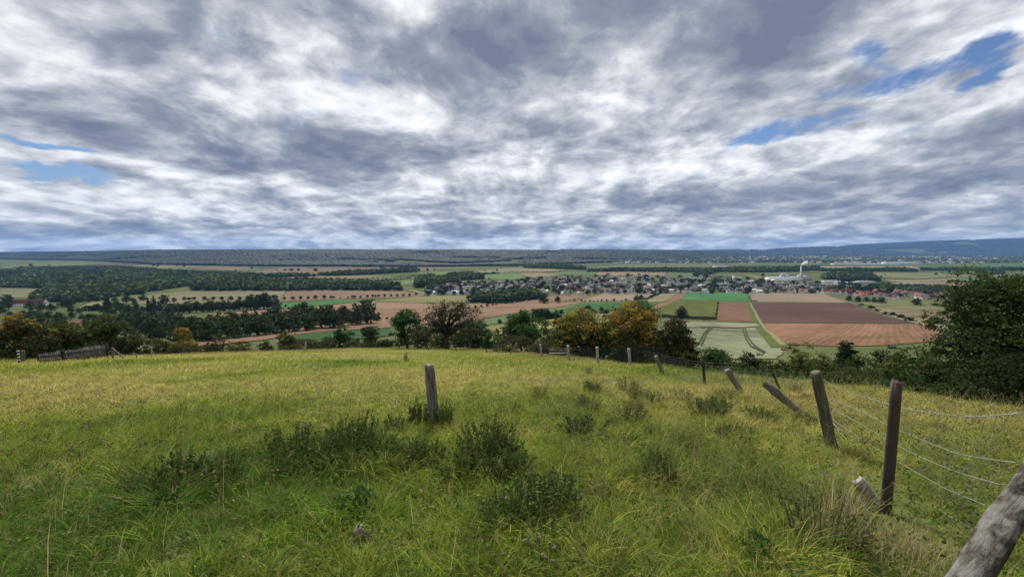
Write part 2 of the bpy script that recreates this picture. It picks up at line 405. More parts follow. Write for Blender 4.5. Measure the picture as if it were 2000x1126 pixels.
FIELDS = [
 # name, colour, polygon, line strength, line angle, tonal spread
 ('grass_field', (78, 150, 82), [(1347, 572), (1460, 572.5), (1461, 588), (1326, 586.5)], .05, 0.1, .12),
 ('stubble_field', (172, 148, 124), [(1462, 572), (1610, 572.5), (1657, 591.5), (1470, 589)], .12, 1.3, .12),
 ('ploughed_field', (118, 84, 74), [(1470, 590.5), (1668, 593), (1788, 631.5), (1488, 630.5)], .10, 1.45, .2),
 ('ploughed_field', (166, 118, 84), [(1491, 632), (1789, 633), (1845, 647), (1826, 667), (1730, 675), (1640, 677), (1532, 673)], .05, 0.75, .22),
 ('ploughed_field', (146, 106, 82), [(1404, 589.5), (1461, 589.5), (1476, 628.5), (1399, 627.5)], .12, 0.05, .14),
 ('meadow_field', (152, 156, 118), [(1312, 627.5), (1400, 629.5), (1477, 632), (1503, 652), (1530, 676), (1518, 702), (1437, 702), (1360, 680), (1325, 655)], .06, 0.1, .28),
 ('stubble_field', (152, 128, 84), [(1478, 634), (1488, 640), (1538, 682), (1530, 684), (1500, 658)], .1, 0.7, .2),
 ('ploughed_field', (160, 118, 90), [(1270, 602), (1290, 592), (1318, 588), (1300, 597), (1284, 604)], .06, 0.4, .1),
 ('stubble_field', (164, 152, 108), [(1292, 572.5), (1325, 572.5), (1294, 589), (1240, 590)], .06, 0.8, .12),
 ('ploughed_field', (162, 124, 94), [(1326, 572.5), (1345, 572.5), (1322, 588), (1296, 589)], .06, 0.8, .12),
 ('stubble_field', (176, 148, 124), [(1179, 573.5), (1278, 572), (1262, 585), (1240, 588), (1122, 588.5)], .08, 1.2, .12),
 ('mustard_strip', (150, 140, 52), [(1161, 576), (1176, 575), (1122, 587.5), (1097, 588.5)], .05, 0.8, .15),
 ('stubble_field', (170, 130, 104), [(1070, 580), (1092, 577), (1160, 575.5), (1096, 588.5), (1052, 589.5)], .06, 0.8, .12),
 ('grass_field', (72, 132, 62), [(1052, 617), (1100, 605), (1150, 592), (1236, 590), (1200, 606), (1140, 619), (1052, 622)], .05, 0.8, .16),
 ('grass_field', (118, 142, 84), [(945, 624), (1037, 607), (1146, 590.5), (1148, 592), (1090, 606), (1048, 617), (950, 635)], .05, 0.8, .2),
 ('ploughed_field', (170, 130, 100), [(415, 612.5), (540, 604.5), (620, 599), (715, 588.5), (800, 592), (905, 594), (985, 592), (1055, 582), (1070, 590), (1145, 590), (1037, 606), (940, 623), (900, 634), (760, 631), (700, 640), (560, 652), (400, 640)], .07, 1.2, .14),
 ('stubble_field', (152, 144, 88), [(790, 582), (850, 577), (932, 576), (920, 590), (800, 591), (720, 588)], .06, 1.2, .16),
 ('stubble_field', (160, 126, 100), [(560, 567.5), (700, 566.5), (800, 570.5), (832, 575), (815, 580), (700, 583), (546, 588)], .06, 1.2, .12),
 ('stubble_field', (152, 142, 102), [(205, 592), (300, 575), (350, 570), (430, 568), (558, 567.5), (544, 588), (300, 594)], .06, 1.2, .14),
 ('grass_field', (82, 138, 66), [(541, 592), (640, 588), (712, 585), (675, 592), (600, 599), (542, 603)], .04, 1.2, .15),
 ('grass_field', (66, 106, 56), [(577, 655), (650, 648), (762, 641), (764, 656), (640, 668), (560, 672)], .04, 1.2, .15),
 ('ploughed_field', (158, 122, 92), [(571, 650), (652, 640), (712, 631), (768, 631), (763, 640), (650, 647), (577, 654)], .06, 1.2, .12),
 ('ploughed_field', (162, 124, 94), [(365, 668), (540, 652), (570, 650), (577, 656), (480, 668), (370, 680)], .06, 1.2, .12),
 ('stubble_field', (168, 152, 92), [(945, 638), (985, 635), (1050, 628), (1090, 622), (1078, 642), (960, 655)], .06, 1.0, .14),
 ('grass_field', (150, 152, 80), [(1092, 622), (1130, 617), (1190, 609), (1240, 608), (1230, 622), (1150, 634), (1080, 642)], .05, 1.0, .14),
 ('stubble_field', (142, 138, 98), [(0, 562.5), (95, 562.5), (122, 567), (60, 582), (0, 581)], .05, 1.2, .12),
 ('stubble_field', (160, 148, 104), [(150, 602), (175, 592), (202, 588), (208, 604), (170, 606)], .05, 1.2, .12),
 ('ploughed_field', (136, 98, 82), [(125, 626), (168, 623), (160, 640), (135, 642)], .05, 1.2, .12),
 ('stubble_field', (156, 136, 106), [(505, 541), (700, 538.5), (806, 542), (712, 547), (625, 548.5), (560, 546)], .05, 1.2, .12),
 ('grass_field', (122, 144, 80), [(682, 553), (812, 547.5), (818, 553), (775, 558), (692, 558)], .05, 1.2, .12),
 ('stubble_field', (152, 124, 104), [(490, 531), (560, 522), (720, 520), (940, 523), (830, 526), (700, 531), (620, 536), (520, 537)], .05, 1.2, .12),
 ('grass_field', (112, 132, 74), [(425, 527), (505, 523), (500, 529), (440, 531)], .04, 1.2, .12),
 ('grass_field', (126, 140, 82), [(0, 524), (30, 517), (110, 512), (200, 513), (140, 521), (60, 524.5)], .04, 1.2, .12),
 ('ploughed_field', (118, 96, 88), [(130, 521.5), (180, 515), (290, 514), (240, 519.5)], .04, 1.2, .12),
 ('grass_field', (138, 138, 92), [(238, 520), (290, 515), (360, 518), (400, 520), (290, 525)], .04, 1.2, .12),
 ('stubble_field', (150, 120, 100), [(375, 525), (400, 520.5), (495, 522), (460, 528)], .04, 1.2, .12),
 ('grass_field', (132, 148, 84), [(60, 509), (170, 507.5), (225, 509), (150, 511)], .04, 1.2, .12),
 ('grass_field', (132, 150, 78), [(818, 533.5), (850, 530.5), (905, 528), (892, 534), (850, 541)], .04, 1.2, .12),
 ('grass_field', (112, 142, 72), [(905, 541), (960, 535), (1005, 532.5), (1026, 540), (1020, 547), (985, 547)], .04, 1.2, .12),
 ('stubble_field', (164, 150, 108), [(925, 528.5), (1015, 523), (1112, 527), (1062, 530.5), (980, 533), (940, 532.5)], .04, 1.2, .12),
 ('stubble_field', (160, 140, 102), [(1010, 533), (1050, 531.5), (1100, 536), (1045, 542), (1030, 540)], .04, 1.2, .12),
 ('grass_field', (112, 138, 82), [(1062, 531.5), (1169, 530.5), (1157, 536), (1102, 536)], .04, 1.2, .12),
 ('stubble_field', (168, 142, 112), [(1171, 530.5), (1300, 531.5), (1302, 537.5), (1200, 538.5), (1160, 536)], .04, 1.2, .12),
 ('grass_field', (118, 134, 88), [(1303, 531.5), (1356, 533), (1354, 539), (1304, 538)], .04, 1.2, .12),
 ('stubble_field', (156, 146, 114), [(1190, 496.5), (1260, 494.5), (1345, 497), (1290, 502), (1200, 503)], .04, 1.2, .15),
 ('stubble_field', (158, 152, 124), [(1100, 497.5), (1150, 499.5), (1190, 503), (1150, 502)], .03, 1.2, .1),
 ('grass_field', (122, 132, 92), [(1190, 517), (1300, 515), (1420, 514), (1415, 518), (1290, 523), (1190, 522)], .04, 1.2, .2),
 ('stubble_field', (176, 156, 116), [(1582, 520.5), (1780, 519.5), (1800, 523.5), (1600, 524.5)], .04, 1.2, .1),
 ('grass_field', (92, 132, 66), [(1782, 519.5), (2020, 515.5), (2020, 522), (1802, 523.5)], .04, 1.2, .12),
 ('grass_field', (140, 142, 92), [(1600, 534), (1840, 533.5), (1860, 541), (1790, 545), (1720, 541)], .04, 1.2, .18),
 ('stubble_field', (168, 144, 106), [(1720, 545.5), (1790, 546), (1862, 542), (1895, 552), (1892, 567), (1870, 560), (1775, 555)], .04, 1.2, .12),
 ('grass_field', (104, 142, 78), [(1864, 542), (1970, 542), (1930, 556), (1897, 552)], .04, 1.2, .12),
 ('stubble_field', (164, 136, 116), [(1845, 536), (1965, 537), (1965, 541), (1864, 541)], .04, 1.2, .1),
 ('grass_field', (92, 130, 72), [(1792, 530), (1925, 529.5), (1925, 534), (1842, 533)], .04, 1.2, .1),
 ('pasture', (138, 140, 84), [(1665, 590), (1730, 587), (1845, 590), (1850, 606), (1790, 606), (1706, 600)], .03, 1.2, .2),
 ('pasture', (156, 136, 96), [(1706, 600.5), (1790, 606.5), (1850, 606.5), (1852, 646), (1792, 632)], .03, 1.2, .2),
 ('stubble_field', (160, 134, 98), [(1445, 534), (1475, 538), (1533, 555), (1515, 557), (1490, 548)], .04, 1.2, .1),
 ('stubble_field', (158, 124, 106), [(1371, 533), (1392, 532), (1390, 539), (1371, 538)], .03, 1.2, .1),
 ('grass_field', (118, 130, 80), [(1470, 533), (1550, 532), (1560, 537), (1490, 538)], .03, 1.2, .1),
]
FIELDS += [('stubble_field', (156, 156, 124), [(1318, 629), (1400, 631), (1476, 633), (1484, 638), (1440, 642), (1390, 640), (1345, 641), (1330, 636)], .05, 0.1, .25)]
for i, (nm, c, pp, ls, la, k) in enumerate(FIELDS):
    c1, c2 = fcol(c, k)
    drape(nm, world_poly(pp), fieldmat(nm + '_soil', c1, c2, la, ls, 0.1 if pp[0][1] > 570 else 0.03, 0.02 if pp[0][1] > 570 else 0.006))

c1, c2 = fcol((112, 118, 38), .16)
crop = drape('maize_field', world_poly([(1325, 588), (1402, 589.5), (1397, 624), (1340, 622), (1282, 618), (1292, 602)]),
             fieldmat('maize_crop', c1, c2, 0.15, .16, 0.16, .03), thick=2.1)
c1, c2 = fcol((170, 158, 98), .1)
M_TRACK = fieldmat('track_gravel', c1, c2, 0.2, 0, 0.1, .2)
def ribbon(name, pp, w, mat, ymin=100, lift=0.45):
    P = [gp(x, y, ymin) for x, y in pp]
    Q = []
    for a, b in zip(P[:-1], P[1:]):
        n = max(2, int((b - a).length / 8))
        Q += [a.lerp(b, k / n) for k in range(n)]
    Q.append(P[-1])
    V = []
    for i, q in enumerate(Q):
        t = (Q[min(i + 1, len(Q) - 1)] - Q[max(i - 1, 0)]); t.z = 0; t.normalize()
        for s in (1, 0, -1):
            x, y = q.x - t.y * w / 2 * s, q.y + t.x * w / 2 * s
            V.append((x, y, hz(x, y) + lift))
    F = [(i * 3 + k, i * 3 + k + 1, i * 3 + k + 4, i * 3 + k + 3) for i in range(len(Q) - 1) for k in (0, 1)]
    o = obj(name, mesh_from(name, V, [np.array(F)], [mat]))
    tag(o, kind='structure')
ribbon('track', [(1466, 592), (1475, 610), (1486, 631), (1503, 650), (1530, 676)], 2.6, M_TRACK, lift=0.7)
c1, c2 = fcol((110, 122, 58), .12)
M_VERGE = fieldmat('grass_verge', c1, c2, 0.2, 0, 0.1, .2)
ribbon('verge', [(1462, 589), (1470, 610), (1481, 633), (1500, 655), (1526, 680)], 7.5, M_VERGE, lift=0.55)
c1, c2 = fcol((178, 166, 138), .1)
M_LANE = fieldmat('lane_gravel', c1, c2, 0.2, 0, 0.1, .2)
ribbon('lane', [(1650, 588), (1700, 602), (1740, 616), (1795, 633), (1852, 648)], 4.0, M_LANE, lift=0.8)
ribbon('lane', [(800, 566), (830, 574), (850, 578)], 9.0, M_LANE, lift=0.8)
c1, c2 = fcol((96, 100, 66), .12)
M_TRAM = fieldmat('wheel_marks', c1, c2, 0.2, 0, 0.1, .2)
for dx in (0, 5):
    ribbon('wheel_track', [(1392 + dx, 633), (1376 + dx, 650), (1362 + dx * 1.4, 676)], 0.8, M_TRAM, lift=0.75)
    ribbon('wheel_track', [(1449 + dx, 634), (1455 + dx, 660), (1466 + dx * 1.6, 678), (1490 + dx, 690)], 0.8, M_TRAM, lift=0.75)
ribbon('wheel_track', [(1338, 633), (1375, 642), (1440, 648), (1500, 650)], 1.5, M_TRAM, lift=0.7)

# ------------------------------------------------------------------ foliage generators
DG, MG, YG = (.026, .047, .014), (.048, .082, .02), (.10, .12, .026)
OR, OY, OB, RB = (.25, .155, .036), (.29, .24, .04), (.07, .068, .026), (.10, .042, .03)
BG = (.05, .13, .025)

def leaves(cent, size, rng, col, up=0.25, elong=0.62):
    """rhombic leaf faces, one per centre"""
    n = len(cent)
    a = rng.normal(size=(n, 3)); a[:, 2] *= 0.8
    a /= np.linalg.norm(a, axis=1)[:, None]
    b = rng.normal(size=(n, 3)); b -= a * (a * b).sum(1)[:, None]; b /= np.linalg.norm(b, axis=1)[:, None]
    s = size * (0.6 + 0.8 * rng.rand(n))[:, None]
    V = np.stack([cent - a * s * 0.5, cent + b * s * elong * 0.5 + a * s * .05, cent + a * s * 0.5, cent - b * s * elong * 0.5 + a * s * .05], 1).reshape(-1, 3)
    F = np.arange(4 * n).reshape(-1, 4)
    C = np.repeat(col, 4, axis=0)
    return V, F, C

def crown_cloud(rng, lobes, n, pal, tops=None, shell=0.55, hlo=0, hhi=1, colvar=0.25):
    """lobes: (cx,cy,cz,rx,ry,rz); returns points and colours. pal: body colours, tops: leaf colours of the upper sprays"""
    w = np.array([l[3] * l[4] + l[4] * l[5] for l in lobes]); w /= w.sum()
    k = rng.choice(len(lobes), n, p=w)
    L = np.array(lobes)[k]
    K = max(40, n // 34, min(n // 9, 150))
    kk = rng.choice(len(lobes), K, p=w); LK = np.array(lobes)[kk]
    d = rng.normal(size=(K, 3)); d /= np.linalg.norm(d, axis=1)[:, None]
    r = (shell + (1.06 - shell) * rng.rand(K) ** 0.7)[:, None]
    cen = LK[:, :3] + d * LK[:, 3:] * r
    pal = np.array(pal); lobe_c = pal[rng.randint(len(pal), size=len(lobes))]
    cc = lobe_c[kk] * .5 + pal[rng.randint(len(pal), size=K)] * .5
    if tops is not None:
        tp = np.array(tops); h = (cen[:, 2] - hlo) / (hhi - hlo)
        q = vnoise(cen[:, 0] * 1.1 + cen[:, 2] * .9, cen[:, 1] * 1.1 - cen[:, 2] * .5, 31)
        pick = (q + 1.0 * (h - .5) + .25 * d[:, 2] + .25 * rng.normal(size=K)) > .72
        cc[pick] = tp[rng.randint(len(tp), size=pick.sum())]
    cc = cc * (.75 + .5 * rng.rand(K, 1))
    sg = (LK[:, 3] * (.13 + .13 * rng.rand(K))) * (.75 if n > 30000 else 1)
    m = rng.randint(K, size=n)
    o = rng.normal(size=(n, 3)) * np.array((1, 1, .55))
    P = cen[m] + o * sg[m][:, None]
    C = cc[m].copy()
    C = C * (1 + colvar * (rng.rand(n, 1) * 2 - 1))
    return P, C

def make_lobes(rng, W, Hh, z0, n, flat=0.8, top=0.75):
    """lobes filling a rounded envelope of width W from z0 to Hh"""
    L = []
    hh = Hh - z0
    for i in range(n):
        a = rng.rand() * 2 * math.pi; t = rng.rand()
        zz = z0 + hh * (0.2 + (0.62 if top > .6 else .7) * t)
        prof = math.sin(math.pi * min(max(0.25 + 0.72 * t * top / 0.75, 0), 1)) ** 0.8
        rad = W / 2 * prof * (0.4 + 0.5 * rng.rand())
        r = W * (0.10 + 0.14 * rng.rand() ** 1.5)
        L.append((math.cos(a) * rad, math.sin(a) * rad, zz, r, r, r * flat))
    L.append((0, 0, z0 + hh * 0.42, W * .25, W * .25, hh * .32))
    L.append((rng.normal() * W * .05, 0, Hh - hh * 0.2, W * .2, W * .2, hh * .19))
    return L

_cache = {}
def tree_parts(key, seed, W, Hh, z0f, n, leaf, pal, tops=None, topk=.75, nl=14, flat=0.8, shell=0.55, limbs=7, tr=None, mat=None, limb_r=1.0):
    if key in _cache: return _cache[key]
    rng = np.random.RandomState(seed); random.seed(seed)
    z0 = Hh * z0f
    L = make_lobes(rng, W, Hh, z0, nl, flat, topk)
    P, C = crown_cloud(rng, L, n, pal, tops, shell, z0, Hh)
    P[:, 2] = np.maximum(P[:, 2], 0.05 * Hh * rng.rand(len(P)))
    V, F, CC = leaves(P, leaf, rng, C)
    cm = mesh_from('crown', V, [F], [mat or M_LEAF], col=CC)
    mb = MB()
    tr = tr or Hh * 0.028
    bend = rng.normal(size=2) * W * 0.04
    zt = z0 + (Hh - z0) * 0.35
    top = Vector((bend[0], bend[1], zt))
    mb.tube([(0, 0, -0.6), (bend[0] * .2, bend[1] * .2, zt * 0.25), (bend[0] * .6, bend[1] * .6, zt * 0.6), top], [tr * 1.35, tr, tr * .85, tr * .6], 8, jit=.12)
    for i in range(min(limbs, len(L))):
        l = L[i]; e = Vector(l[:3]); s = top.lerp(Vector((bend[0] * .4, bend[1] * .4, zt * 0.5)), rng.rand())
        m = s.lerp(e, 0.5) + Vector((rng.normal(), rng.normal(), abs(rng.normal()))) * W * 0.03
        mb.tube([s, m, e], [tr * .55 * limb_r, tr * .34 * limb_r, tr * .1 * limb_r], 5)
        for j in range(2):
            e2 = e + Vector((rng.uniform(-1, 1) * l[3], rng.uniform(-1, 1) * l[3], rng.rand() * l[5])) * .6
            mb.tube([m, m.lerp(e2, .6) + Vector((0, 0, .04 * W)), e2], [tr * .28 * limb_r, tr * .16 * limb_r, tr * .05], 4)
    tm = mb.mesh('trunk', [M_BARK], smooth_sh=True)
    _cache[key] = (tm, cm)
    return tm, cm

def plant_tree(name, parts, loc, scale, rz, label, cat, group=None, sub=('trunk', 'crown')):
    r = empty(name, loc, rz)
    r.scale = scale if hasattr(scale, '__len__') else (scale,) * 3
    obj(sub[0], parts[0], r); obj(sub[1], parts[1], r)
    tag(r, label, cat, group)
    return r

def base_at(px, Y):
    rx, ry, rz = ray(px, 560); x = Y * rx / ry
    return Vector((x, Y, hz(x, Y)))

def top_z(py, Y):
    rx, ry, rz = ray(1000, py); return rz / ry * Y

# ------------------------------------------------------------------ near trees and bushes around the meadow
# name, px, depth, top py, width px, palette, tops, crown base fraction, leaves, leaf size, label, category
def near(name, px, Y, tpy, wpx, pal, tops, z0f, n, leaf, label, cat='tree', seed=None, **kw):
    b = base_at(px, Y)
    Hh = max(top_z(tpy, Y) - b.z, 0.6); W = wpx / 800 * Y
    sd = seed or int(px * 7 + Y)
    parts = tree_parts(('near', px, Y), sd, W, Hh, z0f, int(n * 1.9), leaf * .72, pal, tops, **kw)
    sub = ('trunk', 'crown') if cat == 'tree' else ('stem', 'foliage')
    return plant_tree(name, parts, b, 1.0, 0, label, cat, None, sub)

near('broadleaf_tree', 2008, 19, 526, 250, [DG, (.03, .055, .018), MG], [(.055, .09, .022), (.08, .11, .026)], 0.02, 44000, .17, 'big dense green tree at the right edge of the meadow beyond the wire', nl=80, flat=.9, shell=.5, topk=.48)
near('autumn_tree', 1128, 45, 603, 150, [DG, OB, MG, DG, MG], [OY, OY, YG, OR], .06, 8500, .34, 'rounded tree with golden yellow top, left of the orange-topped one', nl=20)
near('autumn_tree', 1238, 41, 597, 172, [DG, OB, DG, MG], [OR, OY, OR], .05, 9500, .32, 'tall wide tree with rusty orange top behind the fence', nl=22)
near('broadleaf_tree', 1252, 54, 585, 140, [MG, BG, DG], [BG, (.06, .14, .03)], .1, 6500, .38, 'bright green tree rising behind the orange-topped tree', nl=16)
near('autumn_tree', 1318, 36, 624, 122, [DG, OB, (.06, .06, .02), DG], [(.15, .11, .04), OB, MG], .03, 12000, .3, 'brownish low tree right of the orange-topped one, above the pale field', nl=18)
near('broadleaf_tree', 1182, 47, 635, 60, [DG, (.03, .06, .02)], None, .05, 3000, .34, 'small dark green tree filling the gap between golden and orange trees', nl=10)
near('broadleaf_tree', 1020, 58, 607, 112, [DG, (.03, .07, .018), MG], [MG, BG], .12, 6500, .36, 'dark green round tree standing alone left of the golden tree', nl=18)
near('apple_tree', 872, 64, 590, 165, [(.05, .05, .025), DG, (.07, .06, .03)], None, .2, 3600, .34, 'gnarled half-bare orchard tree with twisting branches over the meadow edge', nl=20, shell=.35, limbs=18, tr=.33, limb_r=1.5)
near('broadleaf_tree', 794, 68, 604, 90, [MG, DG, BG], None, .08, 4500, .38, 'green leafy tree just left of the gnarled half-bare tree', nl=14)
near('broadleaf_tree', 928, 70, 630, 84, [DG, (.03, .08, .025)], None, .02, 3000, .4, 'low dark tree right of the gnarled half-bare tree', nl=10)
near('bush', 958, 62, 648, 60, [BG, MG, (.04, .1, .03)], None, .0, 1800, .32, 'fresh green bush between gnarled tree and dark round tree', 'bush', nl=9)
near('bush', 994, 50, 655, 84, [OB, (.075, .072, .03)], None, .0, 2200, .24, 'brown scrubby bush under the dark round tree', 'bush', nl=9)
near('bush', 1052, 46, 670, 64, [OB, (.08, .08, .04), MG], None, .0, 1400, .22, 'low olive brown bush behind the plank bench', 'bush', nl=8)
near('broadleaf_tree', 717, 78, 629, 60, [DG, OB, (.04, .06, .02)], None, .1, 3000, .42, 'small dark olive tree on the meadow edge above the green strip', nl=12)
near('broadleaf_tree', 664, 76, 635, 52, [MG, BG, DG], None, .1, 2400, .4, 'small green tree left of the dark olive one on the meadow edge', nl=10)
near('bush', 634, 70, 658, 56, [DG, OB], None, .0, 1100, .34, 'dark low bush at the foot of the small green tree', 'bush', nl=6)
near('bush', 552, 64, 648, 64, [OB, MG, (.09, .09, .03)], [YG, OB], .0, 2200, .34, 'round olive bush on the brown strip left of the small trees', 'bush', nl=10)
near('bush', 512, 60, 662, 42, [MG, DG], None, .0, 1000, .3, 'small dark green bush beside the round olive bush', 'bush', nl=6)
near('yellow_tree', 352, 54, 638, 58, [OY, YG, (.15, .15, .03)], [OY, (.26, .2, .04)], .04, 3600, .3, 'small round tree turned bright golden yellow at the meadow edge', nl=12)
near('broadleaf_tree', 204, 43, 615, 122, [DG, MG, OB], [YG, OB], .05, 6500, .32, 'dark spreading tree above the end of the paling fence', nl=18)
near('broadleaf_tree', 118, 40, 630, 124, [DG, OB, MG], [YG, MG], .03, 5500, .3, 'olive green tree behind the paling fence', nl=15)
near('autumn_tree', 22, 37, 612, 112, [OB, (.08, .055, .022), DG, MG], [(.17, .075, .03), OR, OY, OB], .03, 7500, .28, 'russet and orange tree at the left edge behind the striped pole', nl=18)
near('bush', 250, 46, 648, 44, [RB, (.11, .06, .035), OB], None, .0, 1500, .26, 'dark red leaved bush right of the dark spreading tree', 'bush', nl=8)
near('bush', 290, 47, 662, 90, [OB, (.075, .07, .028), DG], None, .0, 2000, .24, 'brownish scrub below the golden yellow tree, left side', 'bush', nl=10)
near('bush', 340, 48, 672, 74, [(.085, .08, .03), OB], None, .0, 1300, .24, 'low straw brown scrub in front of the golden yellow tree', 'bush', nl=8)
near('bush', 395, 49, 670, 64, [OB, MG, (.085, .085, .03)], None, .0, 1100, .24, 'low olive scrub right of the golden yellow tree', 'bush', nl=8)
near('bush', 468, 54, 666, 90, [(.10, .095, .03), OB, MG], None, .0, 1700, .26, 'yellowish hedge bush between bare bush and dark green bush', 'bush', nl=9)
near('bush', 590, 60, 664, 84, [(.08, .075, .03), OB], None, .0, 1500, .28, 'brown hedge bush behind the pale meadow post', 'bush', nl=9)
near('bare_bush', 424, 50, 648, 46, [(.08, .075, .04)], None, .15, 420, .2, 'nearly leafless grey twiggy bush right of the golden tree', 'bush', nl=14, limbs=14, tr=.05, limb_r=1.2)
near('bush', 1402, 33, 682, 104, [DG, MG], [MG, BG], .0, 3200, .22, 'dark green bush right of the brownish tree, behind thin dark post', 'bush', nl=12)
near('bush', 1475, 36, 685, 84, [(.02, .04, .014), DG], None, .0, 2400, .24, 'very dark compact bush below the pale field', 'bush', nl=10)
near('bush', 1572, 30, 665, 128, [MG, DG, OB], [YG, OY, MG], .0, 4800, .2, 'large yellow green bush below the farm track', 'bush', nl=16)
near('broadleaf_tree', 1663, 60, 664, 76, [(.018, .035, .012), DG], None, .05, 3400, .36, 'dark round tree in front of the orange brown field', nl=12)
near('bush', 1740, 58, 672, 110, [(.02, .042, .015), DG], None, .0, 2800, .36, 'dark flat-topped bush right of the dark round tree', 'bush', nl=10, flat=.6)
near('bush', 1640, 27, 698, 140, [OB, MG, (.06, .07, .03)], [YG, MG], .0, 3600, .19, 'olive bush right of the large yellow green bush', 'bush', nl=13)
near('bush', 1735, 25, 698, 124, [MG, YG, OB], [YG, (.14, .15, .03)], .0, 3000, .18, 'yellow tinted bush beyond the rusty pipe post', 'bush', nl=12)
near('bush', 1792, 30, 676, 130, [MG, DG, (.04, .08, .02)], [MG, YG], .0, 4200, .2, 'rounded green bush left of the big right tree', 'bush', nl=14)
near('bush', 1836, 22, 705, 110, [DG, MG], [OB, MG], .0, 3600, .17, 'dark bush at the foot of the big right tree', 'bush', nl=12)
near('bush', 1520, 30, 702, 100, [DG, OB], None, .0, 1900, .2, 'low dark bush between very dark and yellow green bushes', 'bush', nl=9)
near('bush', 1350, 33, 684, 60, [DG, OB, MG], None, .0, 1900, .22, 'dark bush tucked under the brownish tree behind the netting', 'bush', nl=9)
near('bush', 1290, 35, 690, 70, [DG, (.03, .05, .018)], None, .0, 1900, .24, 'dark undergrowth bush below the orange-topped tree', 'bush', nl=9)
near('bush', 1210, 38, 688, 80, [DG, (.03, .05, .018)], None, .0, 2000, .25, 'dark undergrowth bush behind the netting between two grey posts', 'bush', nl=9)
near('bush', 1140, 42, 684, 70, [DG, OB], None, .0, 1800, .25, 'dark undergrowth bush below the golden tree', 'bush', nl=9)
near('bush', 1900, 17, 742, 120, [OB, DG, MG], None, .0, 2600, .15, 'brown green low bush in front of the big right tree', 'bush', nl=10)
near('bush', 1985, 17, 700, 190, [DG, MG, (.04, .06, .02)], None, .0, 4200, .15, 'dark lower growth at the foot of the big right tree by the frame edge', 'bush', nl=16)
near('bush', 1455, 28, 705, 90, [MG, DG], None, .0, 2200, .2, 'green bush at the bank foot below the pale field, left one', 'bush', nl=12)
near('bush', 1545, 25, 712, 90, [DG, MG, OB], None, .0, 2200, .18, 'dark mixed bush between slope grass and the yellow green bush', 'bush', nl=12)
near('bush', 1680, 23, 716, 120, [MG, DG], [YG, MG], .0, 2800, .17, 'leafy bush on the bank behind the rusty pipe post', 'bush', nl=13)
near('bush', 1770, 21, 712, 110, [MG, (.05, .09, .025)], None, .0, 2600, .16, 'pale leaved bush on the bank right of the rusty pipe post', 'bush', nl=13)
near('bush', 690, 72, 660, 60, [OB, DG, MG], None, .0, 1500, .3, 'low mixed hedge between the two small meadow edge trees', 'bush', nl=9)
near('bush', 752, 72, 664, 56, [DG, MG], None, .0, 1300, .3, 'low green hedge left of the green leafy tree', 'bush', nl=9)
near('bush', 840, 70, 656, 90, [DG, (.05, .06, .02), MG], None, .0, 2600, .32, 'dark undergrowth below the gnarled half-bare tree', 'bush', nl=11)
near('bush', 900, 74, 648, 70, [DG, MG], None, .0, 2000, .34, 'green undergrowth between the gnarled tree and the low dark tree', 'bush', nl=9)
near('bush', 1075, 48, 655, 60, [DG, MG, OB], None, .0, 1900, .26, 'dark green bush between the dark round tree and the golden tree', 'bush', nl=9)
near('bush', 1440, 31, 698, 90, [MG, DG, (.06, .09, .025)], None, .0, 2300, .2, 'mid green bush left of the very dark compact bush', 'bush', nl=10)
near('bush', 1610, 34, 690, 110, [DG, OB, MG], [YG, MG], .0, 3000, .22, 'mixed green bush just right of the farm track end', 'bush', nl=12)
near('bush', 1690, 34, 688, 120, [MG, DG], [YG, MG], .0, 3200, .22, 'green bush below the dark round field tree', 'bush', nl=12)
near('bush', 1860, 36, 668, 110, [DG, MG], [MG], .0, 2600, .24, 'dark green bush behind the left flank of the big right tree', 'bush', nl=11)
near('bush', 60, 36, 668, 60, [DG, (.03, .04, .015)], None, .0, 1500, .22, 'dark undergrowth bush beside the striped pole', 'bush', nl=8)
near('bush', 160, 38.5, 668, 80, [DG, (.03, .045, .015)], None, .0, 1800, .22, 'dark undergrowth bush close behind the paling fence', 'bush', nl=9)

# ------------------------------------------------------------------ valley trees (individuals), one mesh each
def vtree_mesh(key, seed, W, Hh, n, leaf, pal, nl=9, z0f=.12, shape=None):
    rng = np.random.RandomState(seed); random.seed(seed)
    if shape == 'poplar':
        L = [(rng.normal() * .3, rng.normal() * .3, Hh * t, W * .5 * math.sin(math.pi * (0.2 + .75 * t)) + .3, W * .5 * math.sin(math.pi * (0.2 + .75 * t)) + .3, Hh * .12) for t in np.linspace(.12, .93, 8)]
    else:
        L = make_lobes(rng, W, Hh, Hh * z0f, nl + 6, .85); L.append((0, 0, Hh * .52, W * .36, W * .36, Hh * .4)); L.append((0, 0, Hh * .5, W * .34, W * .34, Hh * .36))
    P, C = crown_cloud(rng, L, n, pal, None, .5)
    V, F, CC = leaves(P, leaf, rng, C, elong=.8)
    mb = MB()
    mb.add(V, F, 0, CC)
    tr = Hh * .03
    mb.tube([(0, 0, -.8), (0, 0, Hh * .3), (0, 0, Hh * .8)], [tr * 1.3, tr, tr * .3], 6, 1, col=(.05, .04, .03))
    return mb.mesh(key, [M_FAR, M_BARK], True)

